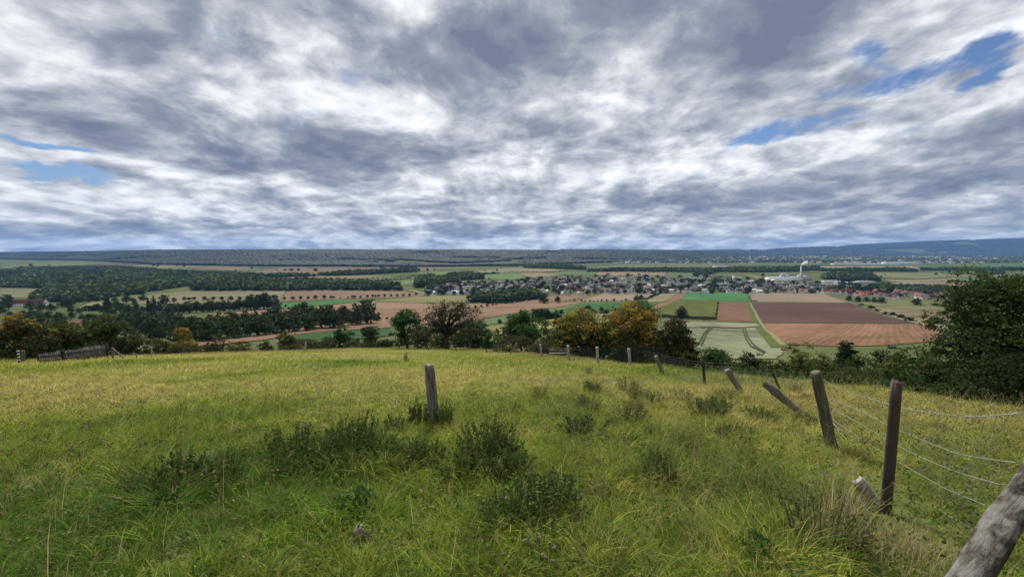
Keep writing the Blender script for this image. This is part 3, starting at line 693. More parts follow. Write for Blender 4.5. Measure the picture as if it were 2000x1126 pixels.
VT = {}
for i in range(4): VT['mid', i] = vtree_mesh('round_tree', 100 + i, 12.5, 13, 1700, 1.0, [(.034, .06, .018), (.042, .072, .02), (.06, .095, .024)] if i != 2 else [MG, DG, (.06, .085, .026)], 16, .0)
for i in range(3): VT['far', i] = vtree_mesh('row_tree', 210 + i, 10, 10, 700, 1.2, [(.03, .054, .018), (.036, .06, .02)], 9, .16)
VT['pop', 0] = vtree_mesh('poplar_tree', 300, 7, 22, 1300, 1.2, [DG, (.03, .055, .018)], shape='poplar')
VT['con', 0] = vtree_mesh('lone_tree', 310, 12, 13.5, 3200, .7, [(.014, .03, .011), (.02, .04, .013)], 16, .06)
VT['bush', 0] = vtree_mesh('hedge_bush', 320, 9, 5, 600, .9, [DG, (.03, .05, .018), OB], 7, 0)
VT['bush', 1] = vtree_mesh('hedge_bush', 321, 8, 4.5, 600, .9, [DG, MG], 7, 0)

ORD = ['first', 'second', 'third', 'fourth', 'fifth', 'sixth', 'seventh', 'eighth', 'ninth', 'tenth', 'eleventh', 'twelfth', 'thirteenth',
       'fourteenth', 'fifteenth', 'sixteenth', 'seventeenth', 'eighteenth', 'nineteenth', 'twentieth']
def ordn(k):
    if k < 20: return ORD[k]
    t = ['twenty', 'thirty', 'forty', 'fifty', 'sixty', 'seventy', 'eighty', 'ninety'][(k + 1) // 10 - 2]
    r = (k + 1) % 10
    if r == 0: return {'twenty': 'twentieth', 'thirty': 'thirtieth', 'forty': 'fortieth', 'fifty': 'fiftieth', 'sixty': 'sixtieth', 'seventy': 'seventieth', 'eighty': 'eightieth', 'ninety': 'ninetieth'}[t]
    return t + '-' + ORD[r - 1]

def vplant(name, kind, px, bpy_, hpx, label, cat='tree', group=None, wf=1.0, ymin=110):
    me = VT[kind]
    b = gp(px, bpy_, ymin)
    Hm = max(v.co.z for v in me.vertices) if (kind, 'h') not in _cache else _cache[kind, 'h']
    _cache[kind, 'h'] = Hm
    s = hpx / 800 * b.y / Hm
    o = obj(name, me, loc=b)
    o.scale = (s * wf, s * wf, s); o.rotation_euler = (0, 0, random.random() * 6.28)
    tag(o, label, cat, group)
    return o

def row(name, kind, pts, phrase, group, cat='tree'):
    pts = sorted(pts)
    for i, (x, y, h) in enumerate(pts):
        w = 'leftmost' if i == 0 else ('rightmost' if i == len(pts) - 1 else ordn(i) + ' from the left')
        k = kind if isinstance(kind, tuple) else (kind, i % (4 if kind == 'mid' else (2 if kind == 'bush' else 3)))
        vplant(name, k, x, y, h, '%s %s' % (w, phrase), cat, group, 0.9 + 0.25 * random.random())

r2 = lambda L: [(400 + x / 4, 460 + y / 4, h) for x, y, h in L]
row('row_tree', 'far', r2([(-160, 506, 8), (-120, 508, 8), (-82, 506, 8), (-3, 506, 9), (65, 507, 9), (135, 507, 9), (203, 507, 10), (275, 506, 9), (340, 503, 10), (405, 500, 9), (485, 500, 9),
    (545, 502, 11), (622, 502, 7), (688, 503, 8), (750, 501, 8.5), (808, 497, 7), (866, 497, 9), (933, 494, 8.5), (985, 491, 6), (1005, 492, 6), (1060, 490, 3), (1118, 490, 4), (1155, 489, 6.5), (1170, 489, 6),
    (1218, 487, 5.5), (1270, 486, 6.5), (1312, 481, 6.5), (1334, 481, 5), (1360, 480, 6), (1405, 479, 6.5), (1455, 478, 6), (1505, 478, 6), (1552, 476, 6), (1600, 473, 6), (1650, 468, 6)]),
    'tree in the long dotted row across the far brown field', 'trees in the long dotted row')
z2 = lambda L: [(1050 + x / 6.667, 520 + y / 6.667, h) for x, y, h in L]
row('row_tree', 'far', z2([(482, 456, 5), (570, 458, 5), (618, 458, 4), (682, 458, 4.5), (733, 462, 3.5), (782, 455, 3), (832, 456, 5), (900, 456, 4.5), (995, 456, 6), (1090, 456, 3.5), (1150, 458, 6)]),
    'small tree along the lane above the bright green field', 'small trees along the lane')
z3 = lambda L: [(800 + x / 6.667, 520 + y / 6.667, h) for x, y, h in L]
row('row_tree', 'far', z3([(600, 580, 7), (690, 568, 7), (773, 560, 6.5), (855, 546, 6.5), (935, 537, 6), (1010, 526, 5.5), (1083, 513, 5.5), (1125, 504, 5)]),
    'clipped tree in the short row below the village wood', 'clipped trees in the short row')
vplant('round_tree', ('mid', 0), 1062, 592, 21, 'tall dark tree of the field-side pair left of the village front')
vplant('round_tree', ('mid', 1), 1089, 591, 14, 'smaller heart-shaped tree of the field-side pair')
vplant('round_tree', ('mid', 3), 1243, 588, 14, 'paler tree of the close pair at the lane end')
vplant('round_tree', ('mid', 1), 1252, 587, 13, 'darker tree of the close pair at the lane end')
vplant('lone_tree', ('con', 0), 1330, 626.5, 30, 'lone dark round tree standing at the edge of the yellow green crop')
r5 = lambda L: [(1500 + x / 4, 460 + y / 4, h) for x, y, h in L]
row('hedge_bush', 'bush', r5([(735, 548, 5), (805, 572, 8), (850, 592, 5.5), (915, 615, 6), (970, 626, 8), (1040, 645, 9), (1115, 672, 10)]),
    'bush in the hedge running down the brown field edge', 'hedge bushes along the brown field', 'bush')
row('round_tree', 'mid', r5([(630, 510, 12), (700, 522, 13), (765, 520, 12), (825, 525, 13), (885, 530, 14)]),
    'tree of the clump where the lane leaves the red roofs', 'trees where the lane leaves the village')
vplant('round_tree', ('mid', 2), 1790, 597, 17, 'single dark tree in the pasture below the red roofs')
vplant('hedge_bush', ('bush', 0), 1826, 634, 17, 'big dark bush beside the lane by the big right tree', 'bush')
vplant('round_tree', ('mid', 0), 1848, 600, 16, 'tree half hidden by the big right tree above the pasture')

# near wood below the meadow, front and back row
pts = []
for i in range(25):
    x = 352 + i * 15.2 + RS.normal() * 3
    pts.append((x, 670 - (x - 360) * 0.106 + RS.normal() * 1, 47 - (x - 360) * 0.02 + RS.normal() * 5))
row('wood_tree', 'mid', pts, 'crown in the front edge of the dark wood below the meadow', 'trees in the front of the dark wood')
pts = []
for i in range(17):
    x = 385 + i * 16 + RS.normal() * 3
    pts.append((x, 652 - (x - 380) * 0.10 + RS.normal() * 1, 36 + RS.normal() * 4))
row('wood_tree', 'mid', pts, 'crown in the back row of the dark wood below the meadow', 'trees in the back of the dark wood')
pts = []
for i in range(20):
    x = 330 + i * 10.8 + RS.normal() * 2
    pts.append((x, 612.5 - (x - 330) * 0.05, 23 + RS.normal() * 3 + (7 if 480 < x < 520 else 0)))
row('wood_tree', 'mid', pts, 'tree in the strip of wood beside the upper brown field', 'trees in the strip of wood')
vplant('poplar_tree', ('pop', 0), 211, 613, 38, 'tall dark poplar left of the other poplars in the valley', wf=1.0)
vplant('poplar_tree', ('pop', 0), 266, 612, 30, 'shortest pointed poplar between the two tall ones', wf=1.1)
vplant('poplar_tree', ('pop', 0), 292, 617, 38, 'tall narrow poplar beside the twin poplar', wf=.8)
vplant('poplar_tree', ('pop', 0), 301, 614, 38, 'tall twin poplar at the edge of the round tree', wf=.9)
LEFT = [(14, 598, 20), (5, 612, 14), (65, 590, 12), (85, 578, 9), (105, 584, 11), (122, 600, 14), (140, 598, 14), (160, 590, 9), (173, 590, 8), (190, 589, 9), (205, 589, 8), (224, 588, 8),
        (248, 592, 14), (260, 590, 8), (280, 588, 13), (320, 596, 18), (340, 590, 8), (60, 605, 15), (80, 606, 14), (100, 608, 13), (140, 610, 12), (155, 612, 10), (235, 610, 18), (250, 612, 15), (330, 616, 16), (312, 610, 16),
        (228, 600, 12), (20, 622, 12), (45, 620, 12), (70, 624, 14), (95, 622, 13), (115, 626, 15), (140, 622, 11), (160, 624, 10), (180, 626, 12), (200, 628, 12), (240, 622, 12), (262, 624, 14), (285, 628, 14), (310, 630, 14),
        (335, 630, 18), (350, 642, 26), (330, 656, 30), (305, 658, 34), (280, 650, 30), (255, 645, 24), (235, 640, 22), (85, 645, 24), (60, 640, 22), (40, 636, 18), (110, 640, 16), (180, 640, 18)]
LEFT = [(x, y, h * 1.25) for x, y, h in LEFT]
_r = np.random.RandomState(4)
for _ in range(62):
    x = _r.uniform(0, 345); y = _r.uniform(596, 668) if x < 240 else _r.uniform(606, 664)
    if 120 < x < 172 and 610 < y < 645: continue
    if 150 < x < 210 and 588 < y < 612: continue
    LEFT.append((x, y, _r.uniform(12, 20) * (1 + (y - 600) / 90)))
row('round_tree', 'mid', [q for q in LEFT if q[1] > 634], 'tree in the nearest grove behind the paling fence trees', 'trees of the nearest left grove')
row('round_tree', 'mid', [q for q in LEFT if 606 < q[1] <= 634], 'tree in the middle left groves between farmhouse and nearest grove', 'trees of the middle left groves')
row('round_tree', 'mid', [q for q in LEFT if q[1] <= 606], 'tree in the groves level with the long farmhouse', 'trees around the farmhouse')
far_single = [(28, 572, 2.5), (60, 520, 6), (96, 519, 3), (300, 520, 5), (308, 521, 4.5), (345, 520, 5), (360, 521, 5), (492, 525, 5), (460, 530, 4), (540, 528, 3), (557, 529, 5), (570, 530, 7), (583, 529, 6), (617, 531, 8), (600, 521, 3.5), (715, 521, 4),
              (744, 525, 5), (818, 530, 7), (835, 529, 6), (849, 528, 4), (947, 529, 3), (971, 529, 4.5), (1010, 521, 4), (955, 546, 4), (1000, 556, 9), (1025, 552, 8), (1030, 548, 9), (558, 599, 5), (577, 599, 5), (1490, 540, 7), (1721, 541, 4), (1728, 537, 2.5),
              (1828, 537, 5), (1870, 541, 2.5), (1907, 543, 2.5), (1840, 533, 3), (730, 625, 9), (738, 627, 12), (756, 624, 6), (1175, 608, 10), (1148, 607, 12), (1158, 610, 8), (1185, 612, 6), (1043, 624, 8), (1068, 622, 7), (976, 632, 10), (1090, 618, 4)]
for i, (x, y, h) in enumerate(far_single):
    side = 'below the village' if y > 580 else ('beneath the far forest' if x < 800 else ('above the village roofs' if x < 1350 else 'in the wide right valley fields'))
    big = 'tiny' if h < 4 else ('small' if h < 7 else 'larger')
    same = [q for q in far_single if (('below the village' if q[1] > 580 else ('beneath the far forest' if q[0] < 800 else ('above the village roofs' if q[0] < 1350 else 'in the wide right valley fields'))) == side and ('tiny' if q[2] < 4 else ('small' if q[2] < 7 else 'larger')) == big)]
    k = sorted(same).index((x, y, h))
    vplant('round_tree', ('far', i % 3), x, y, h, '%s from left of the %s dark trees %s' % (ordn(k), big, side), 'tree', 'single trees scattered over the valley fields', 1.15)

# ------------------------------------------------------------------ woods that read as one mass
def blob_template(seed, n, leaf):
    rng = np.random.RandomState(seed)
    L = [(0, 0, .55, .42, .42, .42), (.2, .1, .4, .35, .35, .35), (-.2, -.1, .45, .33, .33, .35), (0, .2, .35, .35, .3, .35)]
    P, C = crown_cloud(rng, L, n, [(1, 1, 1)], None, .7, colvar=.3)
    P[:, 2] = np.maximum(P[:, 2], 0)
    V, F, CC = leaves(P, leaf, rng, C, elong=.95)
    return V, F, CC

BT = [blob_template(s, 46, .42) for s in range(3)]
def ico_template(seed):
    rng = np.random.RandomState(seed)
    V = [(0, 0, 1.0)]
    for k in range(6):
        a = k * math.pi / 3 + rng.rand() * .5; r = .42 + .12 * rng.rand(); V.append((math.cos(a) * r, math.sin(a) * r, .62 + .2 * rng.rand()))
    for k in range(6):
        a = k * math.pi / 3 + .3 + rng.rand() * .4; r = .55 + .1 * rng.rand(); V.append((math.cos(a) * r, math.sin(a) * r, .1))
    F = [(0, 1 + k, 1 + (k + 1) % 6) for k in range(6)] + [(1 + k, 7 + k, 1 + (k + 1) % 6) for k in range(6)] + [(1 + (k + 1) % 6, 7 + k, 7 + (k + 1) % 6) for k in range(6)]
    C = np.ones((13, 3)) * (.8 + .4 * rng.rand(13, 1))
    return np.array(V), np.array(F), C
IT = [ico_template(s) for s in range(4)]

def scatter(name, X, Y, hs, ws, cols, T, mat, kind='stuff', label=None, cat=None):
    rng = np.random.RandomState(len(X))
    Z = H(X, Y) - 0.3
    Vs, Fs, Cs = [], [], []; off = 0
    idx = rng.randint(len(T), size=len(X))
    for t in range(len(T)):
        m = idx == t
        if not m.any(): continue
        V, F, C = T[t]
        k = m.sum(); a = rng.rand(k) * 6.283
        ca, sa = np.cos(a)[:, None], np.sin(a)[:, None]
        w = ws[m][:, None]
        vx = (V[:, 0] * ca - V[:, 1] * sa) * w + X[m][:, None]
        vy = (V[:, 0] * sa + V[:, 1] * ca) * w + Y[m][:, None]
        vz = V[:, 2] * hs[m][:, None] + Z[m][:, None]
        Vs.append(np.stack([vx, vy, vz], -1).reshape(-1, 3))
        Fs.append((F[None] + (np.arange(k) * len(V))[:, None, None] + off).reshape(-1, F.shape[1]))
        Cs.append((C[None] * cols[m][:, None, :]).reshape(-1, 3))
        off += k * len(V)
    o = obj(name, mesh_from(name, np.concatenate(Vs), [np.concatenate(Fs)], [mat], col=np.concatenate(Cs)))
    tag(o, label, cat, None, kind)
    return o

def poly_points(P, spacing, seed=1):
    P = np.array([(p.x, p.y) for p in P]); rng = np.random.RandomState(seed)
    gx = np.arange(P[:, 0].min(), P[:, 0].max(), spacing); gy = np.arange(P[:, 1].min(), P[:, 1].max(), spacing)
    X, Y = np.meshgrid(gx, gy); X = X.ravel() + rng.uniform(-.5, .5, X.size) * spacing; Y = Y.ravel() + rng.uniform(-.5, .5, Y.size) * spacing
    k = sdist(X, Y, P) < 0
    return X[k], Y[k]

def tree_cols(X, Y, base=((.03, .055, .017), (.05, .075, .02), (.024, .042, .016)), sc=90., seed=2):
    rng = np.random.RandomState(seed)
    b = np.array(base); n = fbm(X / sc, Y / sc, 41)
    c = b[0] * (1 - n[:, None]) + b[1] * n[:, None]
    k = rng.rand(len(X)) < .35
    c[k] = b[2]
    return c * (.75 + .5 * rng.rand(len(X), 1))

WOODS = [
 ('broad belt of dark wood below the far left fields', [(0, 532), (40, 526), (140, 523), (260, 523), (330, 530), (420, 534), (500, 537), (620, 540), (500, 543), (430, 548), (385, 553), (360, 560), (300, 569), (215, 572), (110, 568), (90, 563), (0, 562)], 11, 13),
 ('wood with a pale gap at its left end above the dotted row', [(383, 548), (430, 543), (520, 546), (600, 548), (690, 553), (780, 561), (790, 567), (700, 567), (560, 567.5), (430, 568), (370, 567)], 11, 13),
 ('low wood spilling down to the farmhouse', [(60, 578), (115, 566), (215, 570), (290, 573), (235, 577), (205, 584), (130, 592), (70, 587)], 10, 12),
 ('thin strip of wood among the tan fields', [(620, 537), (690, 532), (780, 527), (812, 526), (815, 531), (700, 537), (640, 539)], 12, 14),
 ('dark wood at the left end of the village', [(815, 563), (812, 547), (835, 542), (860, 544), (890, 536), (920, 536), (940, 541), (945, 545), (900, 547), (880, 555), (850, 560)], 10, 14),
 ('dark wood in front of the village', [(918, 586), (930, 579), (965, 573), (1000, 569), (1050, 576), (1062, 583), (1000, 590), (955, 592), (920, 590)], 9, 13),
 ('narrow dark plantation below the forest hill', [(1025, 519), (1080, 516), (1140, 523), (1145, 527), (1090, 525), (1025, 523)], 14, 15),
 ('long tree belt beyond the village', [(1145, 530), (1200, 526), (1370, 526), (1370, 531.5), (1260, 530)], 13, 13),
 ('dark woods left of the factory chimney', [(1355, 541), (1362, 531), (1400, 526), (1500, 524), (1598, 523), (1600, 528), (1540, 531), (1470, 532), (1400, 531), (1380, 539)], 14, 14),
 ('even topped plantation right of the factory', [(1608, 540), (1640, 536), (1700, 537), (1716, 550), (1660, 550), (1612, 547)], 8, 15),
 ('hedge belt along the right valley fields', [(1590, 527), (1700, 526.5), (1740, 525), (1792, 528), (1792, 531), (1700, 530), (1600, 529.5)], 12, 12),
 ('dark belt of trees at the far right fields', [(1800, 526), (1990, 524), (2010, 528), (1900, 529), (1800, 528)], 13, 12),
 ('small dark copse at the far right fields', [(1915, 533), (1960, 532), (1962, 535.5), (1915, 535.5)], 11, 12),
 ('dark grove behind the red roofs', [(1700, 559), (1760, 559), (1820, 562), (1872, 564), (1872, 573), (1800, 575), (1720, 569)], 9, 11),
 ('copse left of the big right tree', [(1888, 563), (1930, 555), (1935, 566), (1900, 571)], 9, 12),
]
for i, (lab, pp, sp, hh) in enumerate(WOODS):
    X, Y = poly_points(world_poly(pp), sp, i)
    rng = np.random.RandomState(i)
    big = fbm(X / 70., Y / 55., 33 + i)
    hs = hh * (.55 + .55 * rng.rand(len(X))) * (.55 + .9 * big)
    cw = tree_cols(X, Y, ((.022, .045, .015), (.065, .09, .022), (.018, .034, .014)), 60., seed=i) * (.85 + 1.0 * smooth(.3, .7, big))[:, None]
    scatter('wood', X, Y, hs, hs * 1.15, cw, BT, M_FAR, 'stuff', lab, 'wood')

# thin field hedges
HL = ['on the pink fields beneath the far forest', 'on top of the left green hill field by the village', 'above the green hill field by the village', 'along the left end of the tan strip field', 'under the tan strip field',
      'in the notch between two green hill fields', 'climbing to the village beside the pink field', 'at the far right tan field', 'along the tan field behind the village', 'below the small pale left field', 'under the village wood',
      'at the foot of the yellow green crop', 'between golden tree and bright green field', 'behind the golden tree tops', 'under the right hedge belt', 'joining the two left woods', 'above the left village wood', 'across the wide right fields', 'at the end of the wood strip']
HEDGES = [([(600, 523), (720, 522), (800, 523)], 4), ([(905, 541), (945, 536), (975, 534.5)], 8), ([(930, 534), (1010, 531), (1062, 531), (1110, 528)], 4), ([(505, 539), (560, 538), (640, 538)], 6),
          ([(620, 549), (712, 549), (805, 544)], 6), ([(910, 546), (945, 543)], 10), ([(1260, 585), (1278, 578), (1292, 573)], 5), ([(1858, 548), (1898, 554)], 5), ([(1145, 531), (1360, 533)], 4),
          ([(165, 606), (200, 607)], 9), ([(950, 594), (1000, 592), (1050, 584)], 5), ([(1280, 619), (1340, 623), (1397, 626)], 2), ([(1042, 624), (1072, 622), (1090, 619)], 10), ([(1130, 612), (1192, 613)], 8),
          ([(1700, 527), (1790, 529)], 7), ([(420, 547), (500, 541)], 6), ([(700, 545), (790, 541), (830, 536)], 4), ([(1720, 546), (1790, 546), (1860, 543)], 3), ([(535, 605), (545, 604)], 8)]
for i, (pl, h) in enumerate(HEDGES):
    P = [gp(x, y, 110) for x, y in pl]
    Q = []
    for a, b in zip(P[:-1], P[1:]):
        n = max(2, int((b - a).length / 4)); Q += [a.lerp(b, k / n) for k in range(n)]
    rng = np.random.RandomState(i)
    X = np.array([q.x for q in Q]) + rng.normal(size=len(Q)) * 1.2; Y = np.array([q.y for q in Q]) + rng.normal(size=len(Q)) * 1.5
    hs = h * (.35 + .7 * rng.rand(len(X)) * (.5 + vnoise(X / 25, Y / 25, 3)))
    scatter('field_hedge', X, Y, hs, np.maximum(hs, 4), tree_cols(X, Y, seed=i), BT, M_FAR, 'stuff', 'thin dark hedge ' + HL[i], 'hedge')

# forested ridges
def ridge_forest():
    rng = np.random.RandomState(5)
    n = 80000
    u = rng.uniform(-1.75, .62, n); 
    Y0, Y1, za = ridgeA(u)
    t = rng.rand(n) ** 1.25
    Y = Y0 + t * (Y1 - Y0 + 250); X = u * Y
    edge = (fbm(X / 500, Y / 500, 13) - .5)
    clear = (fbm(X / 420., Y / 300., 77) > .66) & (t > .04) & (t < .75)
    keep = (t > .05 * (edge + .3)) & ~clear
    fr = smooth(.2, .6, u) * rng.rand(n)  # thinner towards the open right slope
    keep &= fr < .45
    X, Y = X[keep], Y[keep]
    big = fbm(X / 330., Y / 230., 19)
    h = (10 + 8 * rng.rand(len(X))) * (.75 + .5 * big)
    c = tree_cols(X, Y, ((.016, .036, .018), (.055, .08, .022), (.009, .022, .014)), 260., 3)
    c = (c * .4 + c.mean(0) * .6) * (.2 + .55 * smooth(.3, .7, big))[:, None]
    scatter('forest', X, Y, h, h * 2.3, c, IT, M_FAR, 'stuff', 'long dark forest covering the far hill', 'forest')
    n = 30000
    u = rng.uniform(.12, 1.42, n); Y = rng.uniform(8300, 10600, n); X = u * Y
    c = tree_cols(X, Y, ((.011, .022, .012), (.024, .036, .016), (.008, .016, .010)), 500., 4)
    k = fbm(X / 900., Y / 700., 8) < .64
    h = 16 + 22 * rng.rand(n)
    scatter('forest', X[k], Y[k], h[k], h[k] * 2.4, c[k], IT, M_FAR, 'stuff', 'blue hazy forest on the distant ridge', 'forest')
    # trees over the wide right valley floor
    n = 9000
    u = rng.uniform(.1, 1.7, n); Y = 96.5 * 800 / rng.uniform(10.5, 31, n); X = u * Y
    yp = 488 + 96.5 * 800 / Y
    dens = fbm(X / 300., Y / 420., 91)
    k = (dens > .5 - .1 * (yp < 514)) & ((yp < 514) | (u < .45)) & ~((yp > 513.0))
    h = 9 + 7 * rng.rand(n)
    c = tree_cols(X, Y, seed=6)
    scatter('tree_belt', X[k], Y[k], h[k], h[k] * 1.7, c[k], IT, M_FAR, 'stuff', 'dark trees scattered through the distant town', 'trees')
ridge_forest()

# ------------------------------------------------------------------ houses
def house_meshes(w, d, eave, ridge, wallm, roofm):
    mb = MB()
    x, y = w / 2, d / 2
    v = [(-x, -y, -1), (x, -y, -1), (x, y, -1), (-x, y, -1), (-x, -y, eave), (x, -y, eave), (x, y, eave), (-x, y, eave), (-x, 0, ridge), (x, 0, ridge)]
    mb.add(v, [(0, 1, 5, 4), (2, 3, 7, 6)], 0)
    mb.add(v, [(1, 2, 6, 9, 5), (3, 0, 4, 8, 7)], 0)
    e = .03
    nw = max(2, int(w / 3))
    for fl in range(2 if eave > 4 else 1):
        z = 1.0 + fl * 2.7
        for k in range(nw):
            cx = -x + (k + .5) * w / nw
            for s in (-1, 1):
                q = [(cx - .55, s * (y + e), z), (cx + .55, s * (y + e), z), (cx + .55, s * (y + e), z + 1.3), (cx - .55, s * (y + e), z + 1.3)]
                mb.add(q if s < 0 else q[::-1], [(0, 1, 2, 3)], 1)
        for cy in (-d * .22, d * .22):
            for s in (-1, 1):
                q = [(s * (x + e), cy - .55, z), (s * (x + e), cy + .55, z), (s * (x + e), cy + .55, z + 1.3), (s * (x + e), cy - .55, z + 1.3)]
                mb.add(q if s > 0 else q[::-1], [(0, 1, 2, 3)], 1)
    wall = mb.mesh('house', [wallm, M_GLASS])
    rb = MB()
    o, g, th = .5, .5, .25
    sl = (ridge - eave) / y
    for s in (-1, 1):
        yo = s * (y + o); zo = eave - sl * o
        A = [(-x - g, yo, zo + .04), (x + g, yo, zo + .04), (x + g, 0, ridge + .04), (-x - g, 0, ridge + .04)]
        B = [(a[0], a[1], a[2] + th) for a in A]
        rb.add(A + B, [(0, 3, 2, 1), (4, 5, 6, 7), (0, 1, 5, 4), (1, 2, 6, 5), (3, 0, 4, 7)], 0)
    rb.box((w * .22, d * .12, ridge - .1), (.7, .7, 1.9), 0)
    roof = rb.mesh('roof', [roofm])
    return wall, roof

WALLS = [('white', M_WHITE), ('cream', M_CREAM), ('grey', M_GREYW)]
ROOFS = [('slate', M_RSLATE), ('brown', M_RBROWN), ('red', M_RRED), ('orange', M_ROR)]
HM = {}
for wn, wm in WALLS:
    for rn, rm in ROOFS:
        for si, (w, d, e, r) in enumerate([(10, 8.5, 3.4, 8.2), (13, 10, 5.6, 10.6), (17, 10, 4.6, 9.2)]):
            HM[wn, rn, si] = house_meshes(w, d, e, r, wm, rm)

TOWN_TOP = [(835, 562), (900, 555), (1000, 552), (1050, 543), (1100, 539.5), (1300, 539.5), (1400, 542), (1500, 551), (1600, 557), (1640, 557)]
TOWN_BOT = [(835, 577), (900, 577), (960, 574), (1040, 578), (1060, 579), (1150, 576), (1300, 573), (1640, 573)]
houses = []
def try_house(px, py, mind, pal):
    b = gp(px, py, 300)
    for h in houses:
        if abs(h[0] - px) < mind * .95 and abs(h[1] - py) < mind * .42: return False
    houses.append((px, py, b, pal)); return True
rng = np.random.RandomState(77)
tries = 0
while len(houses) < 250 and tries < 16000:
    tries += 1
    px = rng.uniform(835, 1640)
    t = np.interp(px, *zip(*TOWN_TOP)); bt = np.interp(px, *zip(*TOWN_BOT))
    py = t + (bt - t) * rng.rand()
    if 920 < px < 1055 and py > 568 + (px > 960) * 0 and py > np.interp(px, [920, 965, 1055], [579, 571, 575]): continue
    if 1475 < px < 1600 and py < 556: continue
    if 1440 < px < 1535 and 534 < py < np.interp(px, [1440, 1535], [540, 558]): continue
    if abs(px - 1437) < 14 and py < 552: continue
    if abs(px - 1398) < 8 and abs(py - 545) < 5: continue
    try_house(px, py, 6.0, 'town')
k = 0
while k < 42:
    px = rng.uniform(1622, 1880)
    if try_house(px, rng.uniform(np.interp(px, [1622, 1700, 1880], [568, 572, 577]), np.interp(px, [1622, 1700, 1880], [574, 583, 586])), 8.5, 'red'): k += 1
    tries += 1
    if tries > 40000: break
info = []
for px, py, b, pal in houses:
    if pal == 'red': wn = rng.choice(['white', 'cream', 'cream']); rn = rng.choice(['red', 'red', 'brown', 'red', 'orange'])
    else: wn = rng.choice(['white', 'white', 'white', 'white', 'cream']); rn = rng.choice(['slate', 'slate', 'slate', 'brown', 'brown', 'red' if 1040 < px < 1300 else 'slate', 'orange' if rng.rand() < .25 else 'brown'])
    si = int(rng.choice([0, 0, 1, 1, 2]))
    zone = ('on the right edge by the pasture' if pal == 'red' else 'at the left village end' if px < 960 else ('in the left village half' if px < 1150 else ('in the village middle' if px < 1320 else ('near the church' if px < 1480 else 'below the factory'))))
    info.append((px, py, b, wn, rn, si, zone))
from collections import defaultdict
cl = defaultdict(list)
SZ = ['small', 'tall', 'long']
for i, q in enumerate(info): cl[q[3:7]].append(i)
for key, ids in cl.items():
    ids.sort(key=lambda i: info[i][0])
    for k, i in enumerate(ids):
        px, py, b, wn, rn, si, zone = info[i]
        wall, roof = HM[wn, rn, si]
        o = obj('house', wall, loc=b)
        ang = math.radians(rng.choice([12, 102, 102, 30, 120, 75, -15]) + rng.normal() * 6)
        o.rotation_euler = (0, 0, ang)
        s = .85 + .22 * rng.rand(); o.scale = (s, s, s)
        obj('roof', roof, o)
        base = '%s %s house with %s roof %s' % (SZ[si], wn, rn, zone)
        if len(ids) > 1: base = ('leftmost ' if k == 0 else ordn(k) + ' from left ') + base
        tag(o, base, 'house', 'village houses')

# farmhouse with long red roof on the left
b = gp(60, 597, 200)
wl, rf = house_meshes(38, 11, 5, 10, M_WHITE, M_RRED)
o = obj('farmhouse', wl, loc=b); o.rotation_euler = (0, 0, .25); obj('roof', rf, o)
tag(o, 'long farmhouse with faded red tile roof among the left groves', 'farmhouse')
# church: white tower with cap and nave
b = gp(1433, 549, 300)
mb = MB(); mb.box((0, 0, 8), (6, 6, 18)); mb.box((0, 0, 17.6), (6.8, 6.8, .5))
ch = empty('church', b, .3)
obj('tower', mb.mesh('tower', [M_WHITE]), ch)
mb = MB(); mb.add([(-3.4, -3.4, 17.9), (3.4, -3.4, 17.9), (3.4, 3.4, 17.9), (-3.4, 3.4, 17.9), (0, 0, 21.5)], [(0, 1, 4), (1, 2, 4), (2, 3, 4), (3, 0, 4)])
obj('spire', mb.mesh('spire', [M_RSLATE]), ch)
wl, rf = house_meshes(26, 12, 7, 13, M_WHITE, M_METAL)
nv = obj('nave', wl, ch, (17, 0, 0)); obj('roof', rf, nv)
tag(ch, 'white church with square tower standing above the village roofs', 'church')
b = gp(1398, 547, 300)
wl, rf = house_meshes(15, 11, 7, 11, M_YELLOW, M_RBROWN)
o = obj('house', wl, loc=b); o.rotation_euler = (0, 0, .1); obj('roof', rf, o)
tag(o, 'bright yellow house among the white houses left of the church', 'house')

# factory, chimney, plume
b = gp(1540, 547, 300)
fac = empty('factory', b, 0.05); fac.scale = (.84, .84, .9)
def shed(name, c, sz, parent, roofm=M_METAL, wallm=M_WHITE):
    mb = MB(); mb.box((c[0], c[1], sz[2] / 2 - 1), (sz[0], sz[1], sz[2] + 2)); o = obj(name, mb.mesh(name, [wallm]), parent)
    mb = MB(); mb.box((c[0], c[1], sz[2] + .35), (sz[0] + .8, sz[1] + .8, .5))
    for k in range(int(sz[0] // 12)): mb.box((c[0] - sz[0] / 2 + 6 + 12 * k, c[1], sz[2] + 1.0), (3, sz[1] * .8, .8))
    obj('roof', mb.mesh('roof', [roofm]), o)
shed('hall', (-20, 0, 0), (120, 40, 10), fac)
shed('hall', (-50, -36, 0), (70, 26, 7), fac)
shed('hall', (62, 20, 0), (60, 40, 8), fac, M_METAL, M_GREYW)
shed('hall', (30, 45, 0), (160, 30, 8), fac, M_METAL, M_GREYW)
mb = MB(); mb.tube([(5, 22, -1), (5, 22, 19)], 9, 20); mb.tube([(-12, 24, -1), (-12, 24, 17)], 7, 18); mb.box((-3, 22, 21), (18, 8, 5)); mb.tube([(5, 22, 19), (5, 22, 21.5)], [9, 3], 20)
obj('silo', mb.mesh('silo', [M_METAL], smooth_sh=False), fac)
mb = MB(); mb.box((48, 4, 9), (14, 14, 20)); mb.box((75, 8, 6), (24, 10, 14)); mb.box((90, 30, 7), (12, 16, 14))
obj('boiler_house', mb.mesh('boiler_house', [M_GREYW]), fac)
tag(fac, 'pale grey factory halls with silo behind the village', 'factory')
bc = gp(1563, 547, 300)
